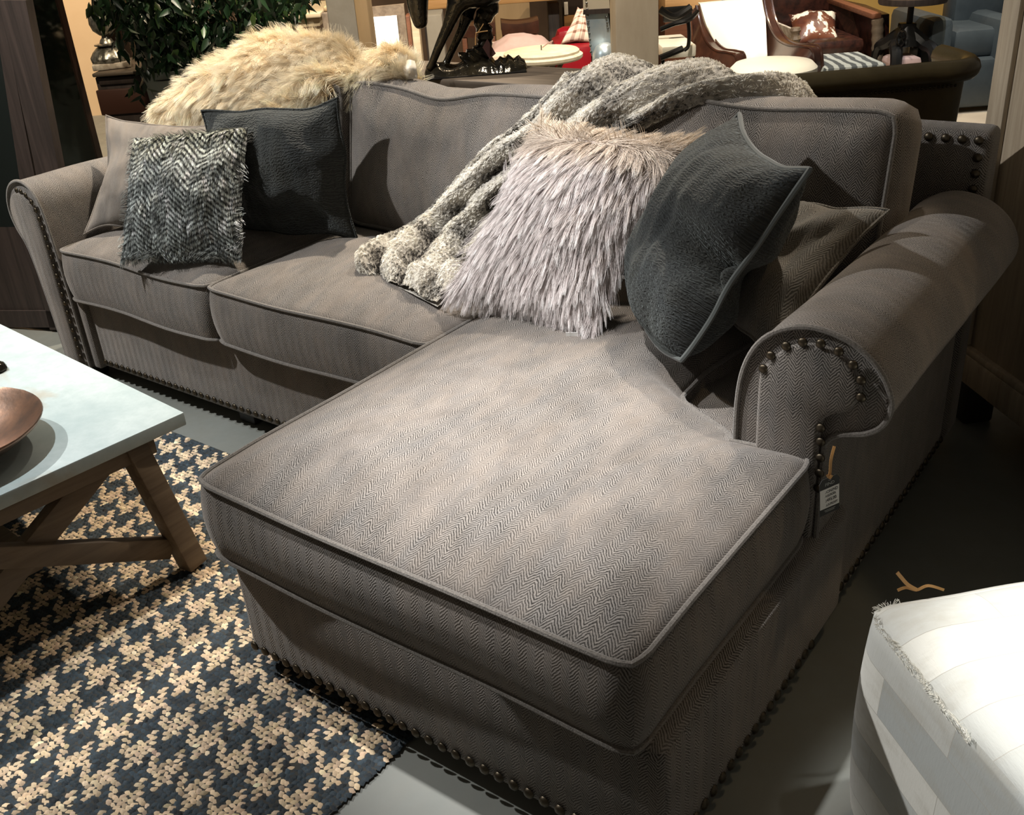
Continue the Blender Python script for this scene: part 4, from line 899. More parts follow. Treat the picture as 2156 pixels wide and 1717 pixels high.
# the second, hind pair of legs and the tree stump they stand against
sp_ = cat_rom([A_(1040, -60), A_(1031, -20), A_(1028, 20), A_(1014, 45), A_(1021, 70), A_(1020, 95), A_(1008, 118), A_(990, 140)], 5)
rr_ = np.interp(np.linspace(0, 1, len(sp_)), [0, .3, .45, .55, .75, .88, 1], [.05, .034, .026, .03, .026, .045, .065]); rr_ = rr_*(1+.12*np.sin(np.arange(len(sp_))*2.1))
V, F = tube(sp_, rr_, 12); mk('hind_leg', V, F, M_['bronze'], hs)
bl0, br0 = loc(893, 160, Ds), loc(1112, 160, Ds); nA = 40
sA, sB = np.meshgrid(np.linspace(0, 1, nA), np.linspace(-1, 1, 18), indexing='ij')
hz = .018+.035*np.exp(-((sA-.52)/.16)**2)+.022*np.exp(-((sA-.15)/.12)**2)+.020*np.exp(-((sA-.85)/.14)**2)+.008*np.sin(sA*70)*np.exp(-((sA-.8)/.2)**2)
ws = .10*(1-np.abs(2*sA-1)**4)**.5
hz = hz*(1-np.abs(sB)**3)*1.0; nz_ = np.array([[mn.noise(Vector((a*7, b*2, 5))) for b in np.linspace(-1, 1, 18)] for a in np.linspace(0, 1, nA)])
Pb = np.stack([bl0[0]+(br0[0]-bl0[0])*sA, Ds+ws*sB, zc+.001+hz*(1+.5*nz_)*(ws > 0)], -1); V, F = grid(wm(Pb.reshape(-1, 3)).reshape(Pb.shape)); V = V.reshape(-1, 3)
mk('rock_base', V, F, M_['bronze'], hs, angle=50)
V, F = bb(896, 1110, 158, 163, Ds-.10, .2, .004); mk('plinth', V, F, M_['blacksteel'], hs)
cpts = [A_(1018, 50, -.07), A_(1008, 66, -.07), A_(1002, 72, -.07), A_(1001, 95, -.07)]; mk('twine', *tube(cat_rom(cpts, 4), .0016, 5), M_['tie'], hs); mk('twine', *tube(np.array([A_(1001, 70, -.07), A_(1012, 67, -.07), A_(1027, 65, -.07)]), .002, 5), M_['tie'], hs)
V, F = prism(np.array([A_(1026, 82, -.05), A_(1044, 113, -.05), A_(1031, 124, -.05), A_(1016, 100, -.05)]), FY*.002); mk('card', V, F, M_['brownedge'], hs, smooth=False, label='brown card tag')
# dark leather sofa back
ds = BT('leather_sofa', 'dark olive-brown leather sofa seen from behind with a nailhead row under its top roll', 'sofa', 1850, 3.6)
a0, aR, aB = loc(1600, 175, 3.3)[0], loc(2062, 150, 3.3)[0], loc(2018, 265, 3.3)[0]
top = [(a0, 3.30, .85)]+[(a0+(aR-a0)*k, 3.30+.02*k, .852+.006*k) for k in (.25, .5, .75, .93)]+[(aR+.005, 3.40, .86), (aR+.0, 3.6, .86)]
tp_ = cat_rom(np.array(top), 8); mk('top_roll', *tube(wm(tp_), .036, 12), M_['olivehide'], ds)
rows_ = []
for k in np.linspace(0, 1, 14):
    z = .84-.74*k; sh = (aB-aR)*min(k*1.8, 1.6)*.5; rows_.append(np.column_stack([tp_[:, 0]+sh*np.clip((tp_[:, 0]-a0)/(aR-a0), 0, 1), tp_[:, 1]+.02-.0*k, np.full(len(tp_), z)]))
V, F = grid(wm(np.array(rows_).reshape(-1, 3)).reshape(14, len(tp_), 3)); mk('outside_back', V, F, M_['olivehide'], ds)
V, F = rbox(wm([((a0+aB)/2, 3.85, .28)])[0], ((aB-a0)*.95, .8, .36), .05, rz=YAW); mk('seat', V, F, M_['olivehide'], ds)
for k in range(46):
    s = k/45; a = a0+(aR-a0)*(.03+.88*s); mk('nailhead', *dome(wm([(a, 3.297+.02*s, .806+.006*s)])[0], .0055, -FY, .7, 6), M_['nail'], ds)
# cream and brown leather armchair
wc = BT('wing_chair', 'cream chair with glossy brown leather arms beyond the dark sofa', 'chair', 1590, 5.7)
def face(pts, ext, mat, name, par, smooth=False, label=None): V, F = prism(np.array([at(*p) for p in pts]), ext); return mk(name, V, F, mat, par, smooth=smooth, label=label, angle=50)
Q = np.array([[at(1474+.0*k, 8, 5.95), at(1515, 4, 5.98), at(1560, 1, 5.98), at(1610, -3, 5.95)], [at(1490, 60, 5.82), at(1530, 60, 5.86), at(1570, 60, 5.86), at(1613, 60, 5.82)], [at(1515, 105, 5.72), at(1545, 106, 5.76), at(1580, 106, 5.76), at(1615, 105, 5.72)], [at(1540, 150, 5.66), at(1560, 150, 5.7), at(1590, 150, 5.7), at(1618, 148, 5.66)]])
Q = np.array([cat_rom(Q[:, j], 6) for j in range(4)]).transpose(1, 0, 2); Q = np.array([cat_rom(r, 6) for r in Q]); V, F = grid(Q); V2 = V+FY*.06; k = len(V)
nr_, nc_ = Q.shape[:2]; rimi = [j for j in range(nc_)]+[i*nc_+nc_-1 for i in range(1, nr_)]+[(nr_-1)*nc_+j for j in range(nc_-2, -1, -1)]+[i*nc_ for i in range(nr_-2, 0, -1)]
mk('backrest', np.concatenate([V, V2]), F+[tuple(i+k for i in f[::-1]) for f in F]+[(a, a+k, b+k, b) for a, b in zip(rimi, rimi[1:]+rimi[:1])], M_['wleather'], wc, angle=60)
sc2 = loc(1630, 152, 5.2); prof = [(.001, -.04), (.19, -.04), (.215, -.02), (.215, .02), (.19, .045), (.10, .058), (.001, .062)]
V, F = lathe(prof, wm([(sc2[0], 5.22, sc2[2])])[0], 40); mk('seat', V, F, M_['wleather'], wc)
def armloop(outer, inner, ext, name): 
    o_ = cat_rom(np.array([at(*p) for p in outer]), 6); i_ = cat_rom(np.array([at(*p) for p in inner]), 6); n = min(len(o_), len(i_)); A = np.stack([o_[:n], i_[:n]], 1)
    V, F = grid(A); V2 = V+ext; k = len(V); F = F+[tuple(x+k for x in f[::-1]) for f in F]+[(2*i, 2*i+2, 2*i+2+k, 2*i+k) for i in range(n-1)]+[(2*i+1, 2*i+1+k, 2*i+3+k, 2*i+3) for i in range(n-1)]+[(0, k, k+1, 1), (2*n-2, 2*n-1, 2*n-1+k, 2*n-2+k)]
    a = mk(name, np.concatenate([V, V2]), F, M_['bleather'], wc, angle=35)
    mk('piping', *tube(o_[:n]+ext*.0, .008, 6), M_['bleather'], a); mk('piping', *tube(o_[:n]+ext, .008, 6), M_['bleather'], a); return a
armloop([(1466, 12, 5.95), (1474, 50, 5.88), (1487, 85, 5.76), (1508, 106, 5.62), (1535, 111, 5.5), (1551, 122, 5.42), (1553, 180, 5.42)], [(1455, 25, 5.95), (1460, 90, 5.88), (1465, 130, 5.76), (1480, 160, 5.62), (1500, 185, 5.5), (1520, 200, 5.42), (1530, 205, 5.42)], FX*.05+FY*.03, 'arm')
armloop([(1606, -12, 5.95), (1616, 40, 5.86), (1634, 78, 5.72), (1660, 95, 5.56), (1692, 98, 5.42), (1712, 110, 5.35), (1716, 175, 5.35)], [(1613, 0, 5.95), (1613, 90, 5.86), (1613, 135, 5.72), (1615, 160, 5.56), (1620, 185, 5.42), (1640, 195, 5.35), (1660, 200, 5.35)], FX*.05+FY*.03, 'arm')
for u, D in ((1500, 5.9), (1545, 5.45), (1708, 5.38), (1620, 5.9)): p = gnd(u, D); mk('leg', *rbox((p[0], p[1], .14), (.04, .04, .28), .004), M_['darkwood'], wc)
# oxblood armchair with cowhide pillow
oc_ = BT('leather_armchair', 'oxblood distressed leather armchair with carved wooden posts, top right', 'chair', 1740, 6.9)
mk('backrest', *bb(1608, 1765, -75, 75, 7.15, .22, .08), M_['bleather2'], oc_)
mk('seat_cushion', *bb(1706, 1822, 84, 116, 6.45, .62, .035), M_['bleather2'], oc_)
mk('seat_base', *bb(1700, 1826, 122, 172, 6.5, .6, .02), M_['bleather2'], oc_)
face([(1745, 2, 7.1), (1790, 12, 6.9), (1838, 32, 6.45), (1838, 175, 6.45), (1745, 120, 7.1)], FX*.10, M_['bleather2'], 'arm', oc_)
mk('arm_rail', *bar(at(1750, 0, 7.1), at(1846, 34, 6.44), .06, .03), M_['redwood'], oc_)
mk('carved_post', *tube(np.array([at(1848, y, 6.44) for y in range(40, 190, 6)]), .036+.003*np.sin(np.arange(25)*2.), 10), M_['tablewood'], oc_)
face([(1620, 42, 6.9), (1668, 62, 6.5), (1672, 100, 6.5), (1640, 92, 6.8)], FX*.02, M_['lamppaint'], 'arm_panel', oc_)
mk('carved_post', *tube(np.array([at(1675, y, 6.46) for y in range(58, 190, 6)]), .03+.006*np.sin(np.arange(22)*2.), 8), M_['tablewood'], oc_)
P4 = [at(1672, 94, 6.55), at(1764, 84, 6.55), at(1760, 26, 6.85), at(1660, 30, 6.85)]
pillow('throw_pillow', P4, .08, M_['cowhide'], 'brown and white cowhide pillow on the oxblood armchair', seed=31, n=20)
# crank table
kt = BT('crank_table', 'black cast iron crank table with round wooden top in front of the yellow wall', 'table', 1930, 6.2)
kc = loc(1930, 40, 6.2)[0]; zk = lambda v: loc(1930, v, 6.2)[2]
C3 = lambda a, d, z: wm([(kc+a, 6.2+d, z)])[0]
V, F = lathe([(.001, 0), (.19, 0), (.195, .012), (.195, .035), (.001, .035)], C3(.005, .1, zk(10)), 40); mk('table_top', V, F, M_['darkwood'], kt)
mk('screw', *tube(np.array([C3(0, .1, z) for z in np.linspace(zk(55), zk(10), 12)]), .018, 10), M_['blacksteel'], kt)
V, F = rbox(C3(-.012, .1, (zk(52)+zk(82))/2), (.085, .085, zk(52)-zk(82)), .008, rz=YAW); mk('gear_box', V, F, M_['blacksteel'], kt)
for s in (-1, 1):
    for d in (-.1, .25):
        pth = cat_rom([C3(-.012+s*.02, .1, zk(72)), C3(-.012+s*.085, .1+(d-.1)*.4, zk(95)), C3(-.012+s*.115, .1+(d-.1)*.9, zk(120)), C3(-.012+s*.12, .1+(d-.1), .01)], 5); mk('leg', *tube(pth, np.linspace(.045, .028, len(pth)), 8), M_['blackhide'], kt)
V, F = lathe([(.001, 0), (.10, 0), (.07, .06), (.045, .11), (.001, .11)], C3(-.012, .1, zk(98)), 20); mk('housing', V, F, M_['blackhide'], kt)
wcn = at(1898, 80, 6.15); ring = [wcn+.042*(math.cos(a)*(FX*.8+FY*.5)+math.sin(a)*np.array([0, 0, 1.])) for a in np.linspace(0, 2*PI, 28, endpoint=False)]
wl = mk('hand_wheel', *tube(ring, .005, 6, closed=True), M_['blacksteel'], kt)
for k in range(0, 28, 6): mk('spoke', *tube(np.array([wcn, ring[k]]), .0035, 5), M_['blacksteel'], wl)
mk('crank_axle', *tube(np.array([wcn, C3(-.03, .1, zk(76))]), .006, 6), M_['blacksteel'], kt)
mk('crank_handle', *tube(np.array([ring[9], ring[9]-FY*.05]), .007, 6), M_['blacksteel'], wl)
# blue recliner
br = BT('recliner', 'slate blue leather recliner at the top right beside the crank table', 'recliner', 2040, 6.4)
mk('arm', *fb(1964, 2016, 38, .03, 6.3, .7, .05), M_['blueleather'], br)
mk('backrest', *bb(2012, 2130, -75, 60, 6.75, .22, .06), M_['blueleather'], br)
mk('seat', *bb(2008, 2120, 60, 122, 6.38, .5, .04), M_['blueleather'], br); mk('footrest', *fb(2004, 2120, 124, .04, 6.32, .2, .04), M_['blueleather'], br)
mk('arm', *fb(2112, 2165, 38, .03, 6.3, .7, .05), M_['blueleather'], br)
# striped stool and pink bag
so = BT('striped_ottoman', 'low grey zebra-striped hide ottoman behind the dark leather sofa', 'ottoman', 1800, 5.5)
mk('cover', *fb(1738, 1872, 137, .08, 5.3, .42, .03), M_['stripe'], so); mk('leg', *fb(1745, 1755, 190, 0, 5.35, .04), M_['blackwood'], so); mk('leg', *fb(1855, 1865, 190, 0, 5.35, .04), M_['blackwood'], so)
pb = BT('folded_cloth', 'folded dusty pink cloth under the crank table', 'cloth', 1910, 6.2); mk('cloth', *fb(1880, 1945, 122, .34, 6.15, .2, .03), M_['pinkfab'], pb); mk('stand', *fb(1882, 1943, 140, 0, 6.17, .18, .01), M_['redwood'], pb)
# posts
def post(u0, u1, D, dep, mat, label): 
    t_ = BT('timber_post', label, 'post', (u0+u1)/2, D); mk('shaft', *fb(u0, u1, -800, 0, D, dep, .006), mat, t_); return t_
post(1296, 1387, 4.6, .20, M_['pillar'], 'thick tan plastered timber post rising behind the grey throw')
t_ = post(692, 751, 4.5, .2, M_['greycol'], 'square post with a grey face and a tan side behind the cream throw')
V, F = fb(751, 778, -800, 0, 4.505, .20, .004); mk('side_face', V, F, M_['tancol'], t_)
# metal chair beyond the post
mc = BT('iron_chair', 'black iron armchair with cream seat just right of the tan post', 'chair', 1430, 5.4)
mk('seat', *bb(1394, 1466, 96, 122, 5.35, .4, .01), M_['wleather'], mc)
for pts, r in (([(1390, 62, 5.3), (1420, 50, 5.3), (1450, 42, 5.3), (1468, 25, 5.4)], .012), ([(1449, 44, 5.3), (1451, 70, 5.3), (1449, 97, 5.3), (1440, 106, 5.3)], .010), ([(1390, 122, 5.28), (1415, 112, 5.28), (1438, 102, 5.28)], .016), ([(1390, 20, 5.6), (1420, 35, 5.6), (1455, 15, 5.6)], .02)):
    mk('arm' if r == .012 else 'frame', *tube(cat_rom(np.array([at(*p) for p in pts]), 5), r, 8), M_['blacksteel'], mc)
mk('backrest', *bb(1396, 1458, 14, 46, 5.8, .03, .01), M_['blackhide'], mc)
for u in (1396, 1460): mk('leg', *fb(u-4, u+4, 118, 0, 5.36, .03), M_['blacksteel'], mc)
# galvanised chair
gv = BT('metal_chair', 'riveted galvanised metal chair back left of the tan post', 'chair', 1260, 5.0)
face([(1227, -40, 4.9), (1280, -45, 4.9), (1284, 20, 4.9), (1228, 22, 4.9)], FY*.004, simple('cream_enamel', (.62, .55, .42), .4, .3), 'top_panel', gv)
face([(1229, 21, 4.885), (1284, 18, 4.885), (1285, 28, 4.885), (1228, 31, 4.885)], FY*.02, M_['darkwood'], 'hand_rail', gv)
face([(1232, 30, 4.9), (1280, 28, 4.9), (1291, 117, 4.9), (1246, 123, 4.9)], FY*.004, M_['galv'], 'backrest', gv)
for k in range(10): mk('rivet', *dome(at(1234+.9*(k*1.25)+ (k > 9), -6+k*12.8 if k < 3 else -6+k*12.8, 4.893), .006, -FY, .7, 8), M_['rivet'], gv)
for k in range(3): mk('rivet', *dome(at(1277+k*1.5, 36+k*12, 4.893), .006, -FY, .7, 8), M_['rivet'], gv)
mk('upright', *tube(np.array([at(1278, -30, 4.93), at(1287, 60, 4.93), at(1296, 140, 4.93), at(1303, 230, 4.93)]), .014, 8), M_['blacksteel'], gv)
V, F = lathe([(.001, .08), (.02, .078), (.042, .064), (.056, .035), (.06, 0), (.001, 0)], at(1274, 128, 4.82), 24); mk('seat', V, F, M_['galv'], gv)
for u in (1250, 1290): mk('leg', *tube(np.array([at(u, 118, 4.88), [*gnd(u, 4.86)[:2], .0]]), .012, 8), M_['blacksteel'], gv)
# red chair and plaid pillow
rc2 = BT('red_chair', 'glossy red leather chair behind the round table', 'chair', 1210, 6.0)
mk('backrest', *bb(1172, 1226, 60, 130, 6.3, .16, .05), M_['redleather'], rc2)
mk('seat', *fb(1168, 1262, 95, .08, 5.85, .5, .05), M_['redleather'], rc2)
pillow('throw_pillow', [at(1180, 93, 5.9), at(1250, 90, 5.9), at(1252, 22, 6.15), at(1216, 14, 6.15)], .05, M_['plaid'], 'cream and brown plaid pillow on the red chair', seed=41, n=18, pinch=.12)
# round table
rt = BT('round_table', 'small round whitewashed pedestal table with two-step top', 'table', 1142, 5.0)
q0 = loc(1142, 124, 4.95); c0 = wm([(q0[0], 5.0, q0[2])])[0]
V, F = lathe([(.001, -.012), (.188, -.012), (.196, -.004), (.196, .008), (.185, .014), (.180, .016), (.180, .026), (.172, .032), (.001, .032)], c0, 48); mk('table_top', V, F, simple('whitewash', (.78, .68, .50), .55, c2=(.66, .55, .38), scale=20), rt)
mk('pedestal', *tube(np.array([c0+[0, 0, -.01], c0+[0, 0, -.2], [c0[0], c0[1], .02]]), .03, 12), M_['tablewood'], rt)
for k in range(4): a = YAW+.4+k*PI/2; d = np.array([math.cos(a), math.sin(a), 0]); mk('strut', *bar(c0+d*.12+[0, 0, -.015], c0+d*.02+[0, 0, -.16], .018, .018, .002), M_['tablewood'], rt); mk('foot', *bar(np.array([c0[0], c0[1], .04])+d*.02, np.array([c0[0], c0[1], .02])+d*.2, .035, .03, .003), M_['tablewood'], rt)
mk('finial', *tube(np.array([c0+[0, 0, .03], c0+[0, 0, .055]]), .003, 6), M_['rivet'], rt); mk('twine', *tube(np.array([at(1142, 100, 5.0), at(1152, 92, 5.0), at(1164, 86, 5.0)]), .003, 5), M_['pinkfab'], rt)
# pink cushion on a pale bench
be_ = BT('upholstered_bench', 'pale pink upholstered bench under the floor cushion', 'bench', 1090, 5.9)
mk('seat', *fb(1020, 1150, 113, .12, 5.7, .55, .03), simple('blush_linen', (.62, .50, .40), .9), be_); 
for u in (1030, 1140): mk('leg', *fb(u-4, u+4, 210, 0, 5.74, .03), M_['darkwood'], be_)
qc = loc(1098, 112, 5.9); ctr = wm([(qc[0], 5.95, qc[2]+.012)])[0]
c4 = [ctr+FX*a+FY*b for a, b in ((-.19, -.17), (.19, -.17), (.19, .17), (-.19, .17))]
pillow('floor_cushion', c4, .085, M_['pinkfab'], 'dusty pink square cushion with brown trim on the pale bench', cat='cushion', pip=.005, pipmat=M_['brownedge'], seed=50, n=20, back=.15)
# stools and bar table
def stool(u0, u1, v0, D, label):
    s = BT('bar_stool', label, 'stool', (u0+u1)/2, D, 'brown leather saddle stools at the bar table')
    a0_, a1_ = loc(u0, v0, D)[0], loc(u1, v0, D)[0]; z = loc((u0+u1)/2, v0+4, D)[2]
    X, Y = np.meshgrid(np.linspace(0, 1, 14), np.linspace(0, 1, 8), indexing='ij'); Z = z-.012+.014*(2*X-1)**2
    top = np.stack([a0_+(a1_-a0_)*X, D+.24*Y, Z+.01*np.sin(PI*Y)], -1); V, F = grid(wm(top.reshape(-1, 3)).reshape(top.shape)); k = len(V); V2 = V-[0, 0, .07]
    rim = [i*8 for i in range(14)]+[13*8+j for j in range(1, 8)]+[i*8+7 for i in range(12, -1, -1)]+[j for j in range(6, 0, -1)]
    mk('seat', np.concatenate([V, V2]), F+[tuple(i+k for i in f[::-1]) for f in F]+[(a, a+k, b+k, b) for a, b in zip(rim, rim[1:]+rim[:1])], M_['bleather'], s, angle=50)
    for a in (a0_+.02, a1_-.02):
        for d in (.02, .22): p = wm([(a, D+d, z/2-.04)])[0]; mk('leg', *rbox(p, (.03, .03, z-.08), .003, rz=YAW), M_['redwood'], s)
    V, F = rbox(wm([((a0_+a1_)/2, D+.02, .22)])[0], (a1_-a0_-.04, .02, .02), .002, rz=YAW); mk('stretcher', V, F, M_['redwood'], s)
stool(968, 1042, 46, 6.6, 'brown leather saddle stool just right of the statue legs')
stool(1055, 1134, 42, 6.6, 'brown leather saddle stool nearest the red chair')
bt = BT('bar_table', 'long honey wood bar table across the top of the picture', 'table', 1150, 7.3)
mk('table_top', *bb(890, 1300, -12, 6, 6.95, .5, .004), M_['honey'], bt)
for u in (900, 1165): mk('leg', *fb(u-12, u+12, 6, 0, 7.1, .12), M_['darkwood'], bt)
# boxes and shelves further back
def block(name, label, cat, u0, u1, v0, D, dep, mat, z0=0.): t_ = BT(name, label, cat, (u0+u1)/2, D); mk('body', *fb(u0, u1, v0, z0, D, dep), mat, t_); return t_
x = block('dresser', 'tall dark brown dresser behind the red chair', 'dresser', 1180, 1300, -60, 7.6, .4, M_['darkwood'])
mk('drawer', *bb(1188, 1222, 32, 58, 7.585, .02), M_['honey'], x); mk('drawer', *bb(1230, 1290, 32, 58, 7.585, .02), M_['honey'], x)
mk('paper', *bb(1188, 1196, 4, 31, 7.58, .004, .001), M_['cottonw'], x)
block('cupboard', 'wide olive brown cupboard behind the bar stools', 'cupboard', 1040, 1115, 8, 8.2, .4, M_['tancol'])
block('crate', 'grey crate seen between the statue legs', 'crate', 895, 930, 32, 6.3, .3, M_['greycol'])
block('shelf_unit', 'honey wood shelf unit with iron brackets behind the iron chair', 'shelf', 1400, 1520, -5, 7.0, .35, M_['honey'], .62)
block('sideboard', 'red-brown wooden sideboard above the iron chair', 'sideboard', 1400, 1600, -60, 7.9, .4, M_['redwood'])
pt = BT('pine_table', 'pale pine table behind the cream fur throw', 'table', 620, 6.0); mk('table_top', *bb(540, 676, 32, 42, 5.9, .7), M_['palewood'], pt); mk('apron', *bb(545, 674, 42, 60, 5.94, .6), M_['palewood'], pt)
for u in (550, 668): mk('leg', *fb(u-5, u+5, 60, 0, 5.96, .05), M_['palewood'], pt)
block('wood_chest', 'brown wooden chest beside the grey post', 'chest', 676, 700, 27, 5.6, .3, M_['tablewood'])
block('wicker_basket', 'small tan basket standing on the brown wooden chest', 'basket', 680, 697, 14, 5.65, .15, M_['tancol'], loc(690, 27, 5.6)[2]+.002)
wf = BT('framed_chair', 'chair with bright white back pad in a brown wooden frame behind the cream throw', 'chair', 815, 5.5)
face([(779, 16, 5.56), (850, 9, 5.56), (862, 120, 5.5), (792, 124, 5.5)], FY*.05, M_['tablewood'], 'frame', wf)
face([(782, 37, 5.53), (835, 33, 5.53), (845, 124, 5.47), (791, 124, 5.47)], FY*.03, M_['cottonw'], 'back_pad', wf, label='bright white back pad')
mk('seat', *fb(786, 856, 126, .38, 5.3, .3, .02), M_['cottonw'], wf)
for u in (790, 856): mk('leg', *fb(u-4, u+4, 128, 0, 5.5, .04), M_['tablewood'], wf)
ps = BT('wooden_stand', 'narrow pale wooden stand left of the statue', 'stand', 870, 5.9); mk('body', *fb(863, 880, 34, 0, 5.9, .15), M_['palewood'], ps); mk('edge', *fb(852, 862, 34, 0, 5.88, .15), M_['redwood'], ps)
# lamp on its chest
ch = BT('chest', 'dark wooden chest under the lamp at the left', 'chest', 255, 5.3)
mk('top', *bb(192, 345, 150, 158, 5.1, .5), M_['consolewood'], ch); mk('body', *fb(198, 340, 158, .03, 5.13, .44), M_['darkwood'], ch); mk('drawer', *bb(206, 330, 160, 176, 5.12, .02), M_['darkwood'], ch); mk('drawer', *bb(206, 330, 186, 240, 5.12, .02), simple('dark_rust_wood', (.05, .018, .010), .5), ch)
zt_ = loc(255, 150, 5.1)[2]; lc = loc(234, 140, 5.25); lw = wm([(lc[0], 5.27, zt_+.002)])[0]
lm = T('table_lamp', 'ornate silver and whitewashed lamp base on the chest at the left', 'lamp', lw, YAW)
mk('plinth', *rbox(lw+[0, 0, .012], (.18, .18, .028), .005, rz=YAW+.3), M_['lamppaint'], lm)
V, F = lathe([(x_*1.18, y_*1.18) for x_, y_ in [(.001, .024), (.072, .024), (.074, .04), (.060, .062), (.044, .078), (.030, .088), (.001, .088)]], lw, 48, flute=18, fa=.08); mk('fluted_foot', V, F, M_['lampsilver'], lm)
V, F = lathe([(x_*1.18, y_*1.18) for x_, y_ in [(.001, .086), (.052, .087), (.052, .092), (.030, .096), (.024, .108), (.016, .116), (.014, .124), (.001, .125)]], lw, 32); mk('collar', V, F, M_['lampsilver'], lm)
V, F = lathe([(x_*1.18, y_*1.18) for x_, y_ in [(.001, .12), (.02, .126), (.040, .145), (.048, .172), (.046, .20), (.034, .225), (.022, .245), (.016, .27), (.024, .30), (.03, .33), (.02, .36), (.012, .42), (.001, .42)]], lw, 40, flute=10, fa=.10); mk('stem', V, F, M_['lampsilver'], lm)
# planter and ficus
pc = loc(352, 150, 4.75); pw = wm([(pc[0], 4.85, 0)])[0]; zp = pc[2]
pl = T('planter', 'tall tapered blue-grey zinc planter holding the ficus', 'planter', pw, YAW)
V, F = lathe([(.001, 0), (.11, 0), (.165, zp-.03), (.175, zp-.03), (.178, zp), (.160, zp), (.155, zp-.04), (.001, zp-.045)], pw, 4); V = np.column_stack([pw[0]+(V[:, 0]-pw[0])*1, V[:, 1:]]); mk('pot', V, F, M_['planter'], pl, smooth=False)
V, F = lathe([(.001, 0), (.145, 0), (.001, .012)], pw+[0, 0, zp-.035], 12); mk('soil', V, F, M_['soil'], pl)
tr = T('ficus_tree', 'leafy green ficus tree standing in the zinc planter at the upper left', 'plant', tuple(pw+[0, 0, zp-.03]))
for k, (u, v) in enumerate([(420, -60), (330, -80), (520, -40), (470, 40), (290, 60)]):
    pth = cat_rom([pw+[0, 0, zp-.03], pw+[.02*k-.04, .02, zp+.15], at((u+350)/2, (v+120)/2-20, 4.8), at(u, v, 4.75)], 5); mk('branch', *tube(pth, np.linspace(.012, .004, len(pth)), 6), M_['bark'], tr)
bl_ = [(430, 0, 165, 85, 1300), (335, 65, 70, 75, 480), (225, 5, 40, 50, 90), (575, 10, 70, 40, 260), (300, 165, 28, 40, 30), (480, 85, 70, 45, 330), (420, 105, 80, 45, 260), (300, -10, 90, 60, 380), (610, -20, 60, 35, 120), (255, 70, 12, 60, 26)]
LV, LF, LC_ = [], [], []
for (u, v, ru, rv, cnt) in bl_:
    for k in range(cnt):
        a = rng.random()*2*PI; r = rng.random()**.5; uu_, vv_ = u+ru*r*math.cos(a), v+rv*r*math.sin(a)
        if 195 < uu_ < 262 and 60 < vv_ < 150 and ru > 15: continue
        p = at(uu_, vv_, 4.78+rng.normal(0, .16)); ln = .050+.018*rng.random(); wd = ln*.42
        d = unit(np.array([rng.normal(0, .55), rng.normal(0, .55), -.8+rng.normal(0, .35)])); sd = unit(np.cross(d, rng.normal(size=3))); nn_ = np.cross(d, sd)
        b = len(LV)
        LV += [p, p+d*ln*.35+sd*wd*.5+nn_*.004, p+d*ln*.45, p+d*ln*.35-sd*wd*.5+nn_*.004, p+d*ln*.7+sd*wd*.32, p+d*ln*.7-sd*wd*.32, p+d*ln*1.05-nn_*.004]
        LF += [(b, b+1, b+2), (b, b+2, b+3), (b+1, b+4, b+2), (b+2, b+5, b+3), (b+2, b+4, b+6), (b+2, b+6, b+5)]
        g_ = np.array([.012, .036, .013])*(.6+1.1*rng.random())+np.array([.02, .03, 0])*(rng.random() < .15); LC_ += [g_]*7
mk('foliage', np.array(LV), LF, M_['leaf'], tr, colr=np.clip(np.array(LC_), .003, .5), angle=180)
# cream sheet added, its colour standing in for lit floor beyond the dark sofa
V, F = prism(wm([(-1.2, 5.2, .004), (3.4, 5.2, .004), (3.4, 8.2, .004), (-1.2, 8.2, .004)]), (0, 0, .008)); tag(mk('lit_floor_sheet', V, F, simple('lit_floor_cream', (.50, .44, .34), .95, c2=(.42, .36, .28), scale=3), smooth=False).o, 'pale cream sheet standing in for the lit floor under the armchairs at the back', 'rug')
spot('ceiling_or_fill_spot', tuple(wm([(-.2, 5.2, 3.3)])[0]), tuple(wm([(-.4, 5.6, .6)])[0]), 190, warm, 90, .7)
spot('ceiling_or_fill_spot', tuple(wm([(.9, 5.0, 3.3)])[0]), tuple(wm([(1.15, 5.7, .5)])[0]), 190, (1, .93, .80), 60, .6)
spot('ceiling_or_fill_spot', tuple(wm([(2.6, 6.2, 3.3)])[0]), tuple(wm([(2.4, 7.4, .8)])[0]), 160, warm, 95, .7)
spot('ceiling_or_fill_spot', tuple(wm([(-2.6, 5.6, 3.3)])[0]), tuple(wm([(-2.9, 7.5, .9)])[0]), 230, warm, 100, .7)
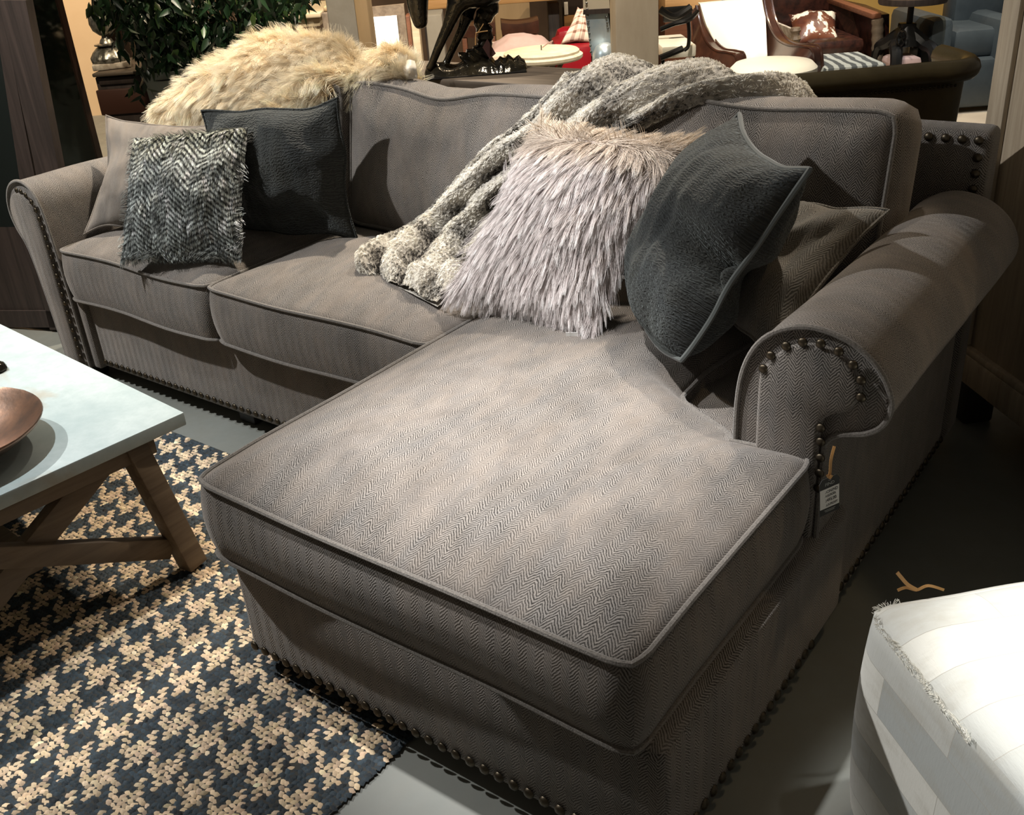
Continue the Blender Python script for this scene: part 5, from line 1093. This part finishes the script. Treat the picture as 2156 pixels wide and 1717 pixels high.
spot('ceiling_or_fill_spot', tuple(wm([(-.72, 4.85, 3.3)])[0]), tuple(wm([(-.68, 5.5, .6)])[0]), 330, (1, .97, .92), 30, .6)  # extra narrow spot, aimed to brighten the white chair pad

spot('ceiling_or_fill_spot', tuple(wm([(.4, 3.4, 3.3)])[0]), tuple(wm([(.4, 5.4, .7)])[0]), 220, (1, .90, .76), 85, .7)  # added fill spot, lighting the posts and furniture behind from the front
spot('ceiling_or_fill_spot', tuple(wm([(-1.9, 3.2, 3.3)])[0]), tuple(wm([(-2.2, 5.0, .9)])[0]), 190, (1, .84, .62), 85, .7)  # added fill spot, front light for the left of the showroom
spot('ceiling_or_fill_spot', tuple(wm([(2.2, 5.2, 3.3)])[0]), tuple(wm([(2.5, 6.4, .5)])[0]), 170, (.95, .97, 1), 60, .7)  # added fill spot to brighten the blue recliner
spot('ceiling_or_fill_spot', tuple(wm([(-3.6, 7.0, 3.3)])[0]), tuple(wm([(-3.6, 8.4, .9)])[0]), 300, (1, .85, .65), 100, .7)
spot('ceiling_or_fill_spot', (-2.3, -1.2, 3.3), (-.5, -.2, .3), 335, (1, .985, .96), 80, .6)
spot('ceiling_or_fill_spot', (-.05, -.70, 3.4), (.54, -.32, .45), 800, (1, .975, .955), 24, 1.)
spot('ceiling_or_fill_spot', (-.95, -.8, 3.3), (-.95, -.95, .4), 210, cool, 42, .7)
spot('ceiling_or_fill_spot', (1.95, -.1, 3.2), (1.72, -.30, .45), 330, (1., .99, .95), 20, .6)
spot('ceiling_or_fill_spot', (-1.2, 1.5, 3.2), (-1.2, .7, .9), 400, (1, .87, .70), 50, .7)
spot('ceiling_or_fill_spot', (.2, 1.9, 3.2), (.2, .5, .9), 280, (1, .88, .74), 36, .8)
spot('ceiling_or_fill_spot', (-.3, -1.2, 3.3), (.02, .38, .75), 300, (1, .97, .95), 21, .9)
spot('ceiling_or_fill_spot', (1.7, 1.3, 3.2), (1.6, .4, 0), 22, (1, .72, .42), 70, .8)
sc.view_settings.view_transform = 'Standard'; sc.view_settings.look = 'None'; sc.view_settings.exposure = .50; sc.view_settings.gamma = 1
sc.cycles.max_bounces = 6
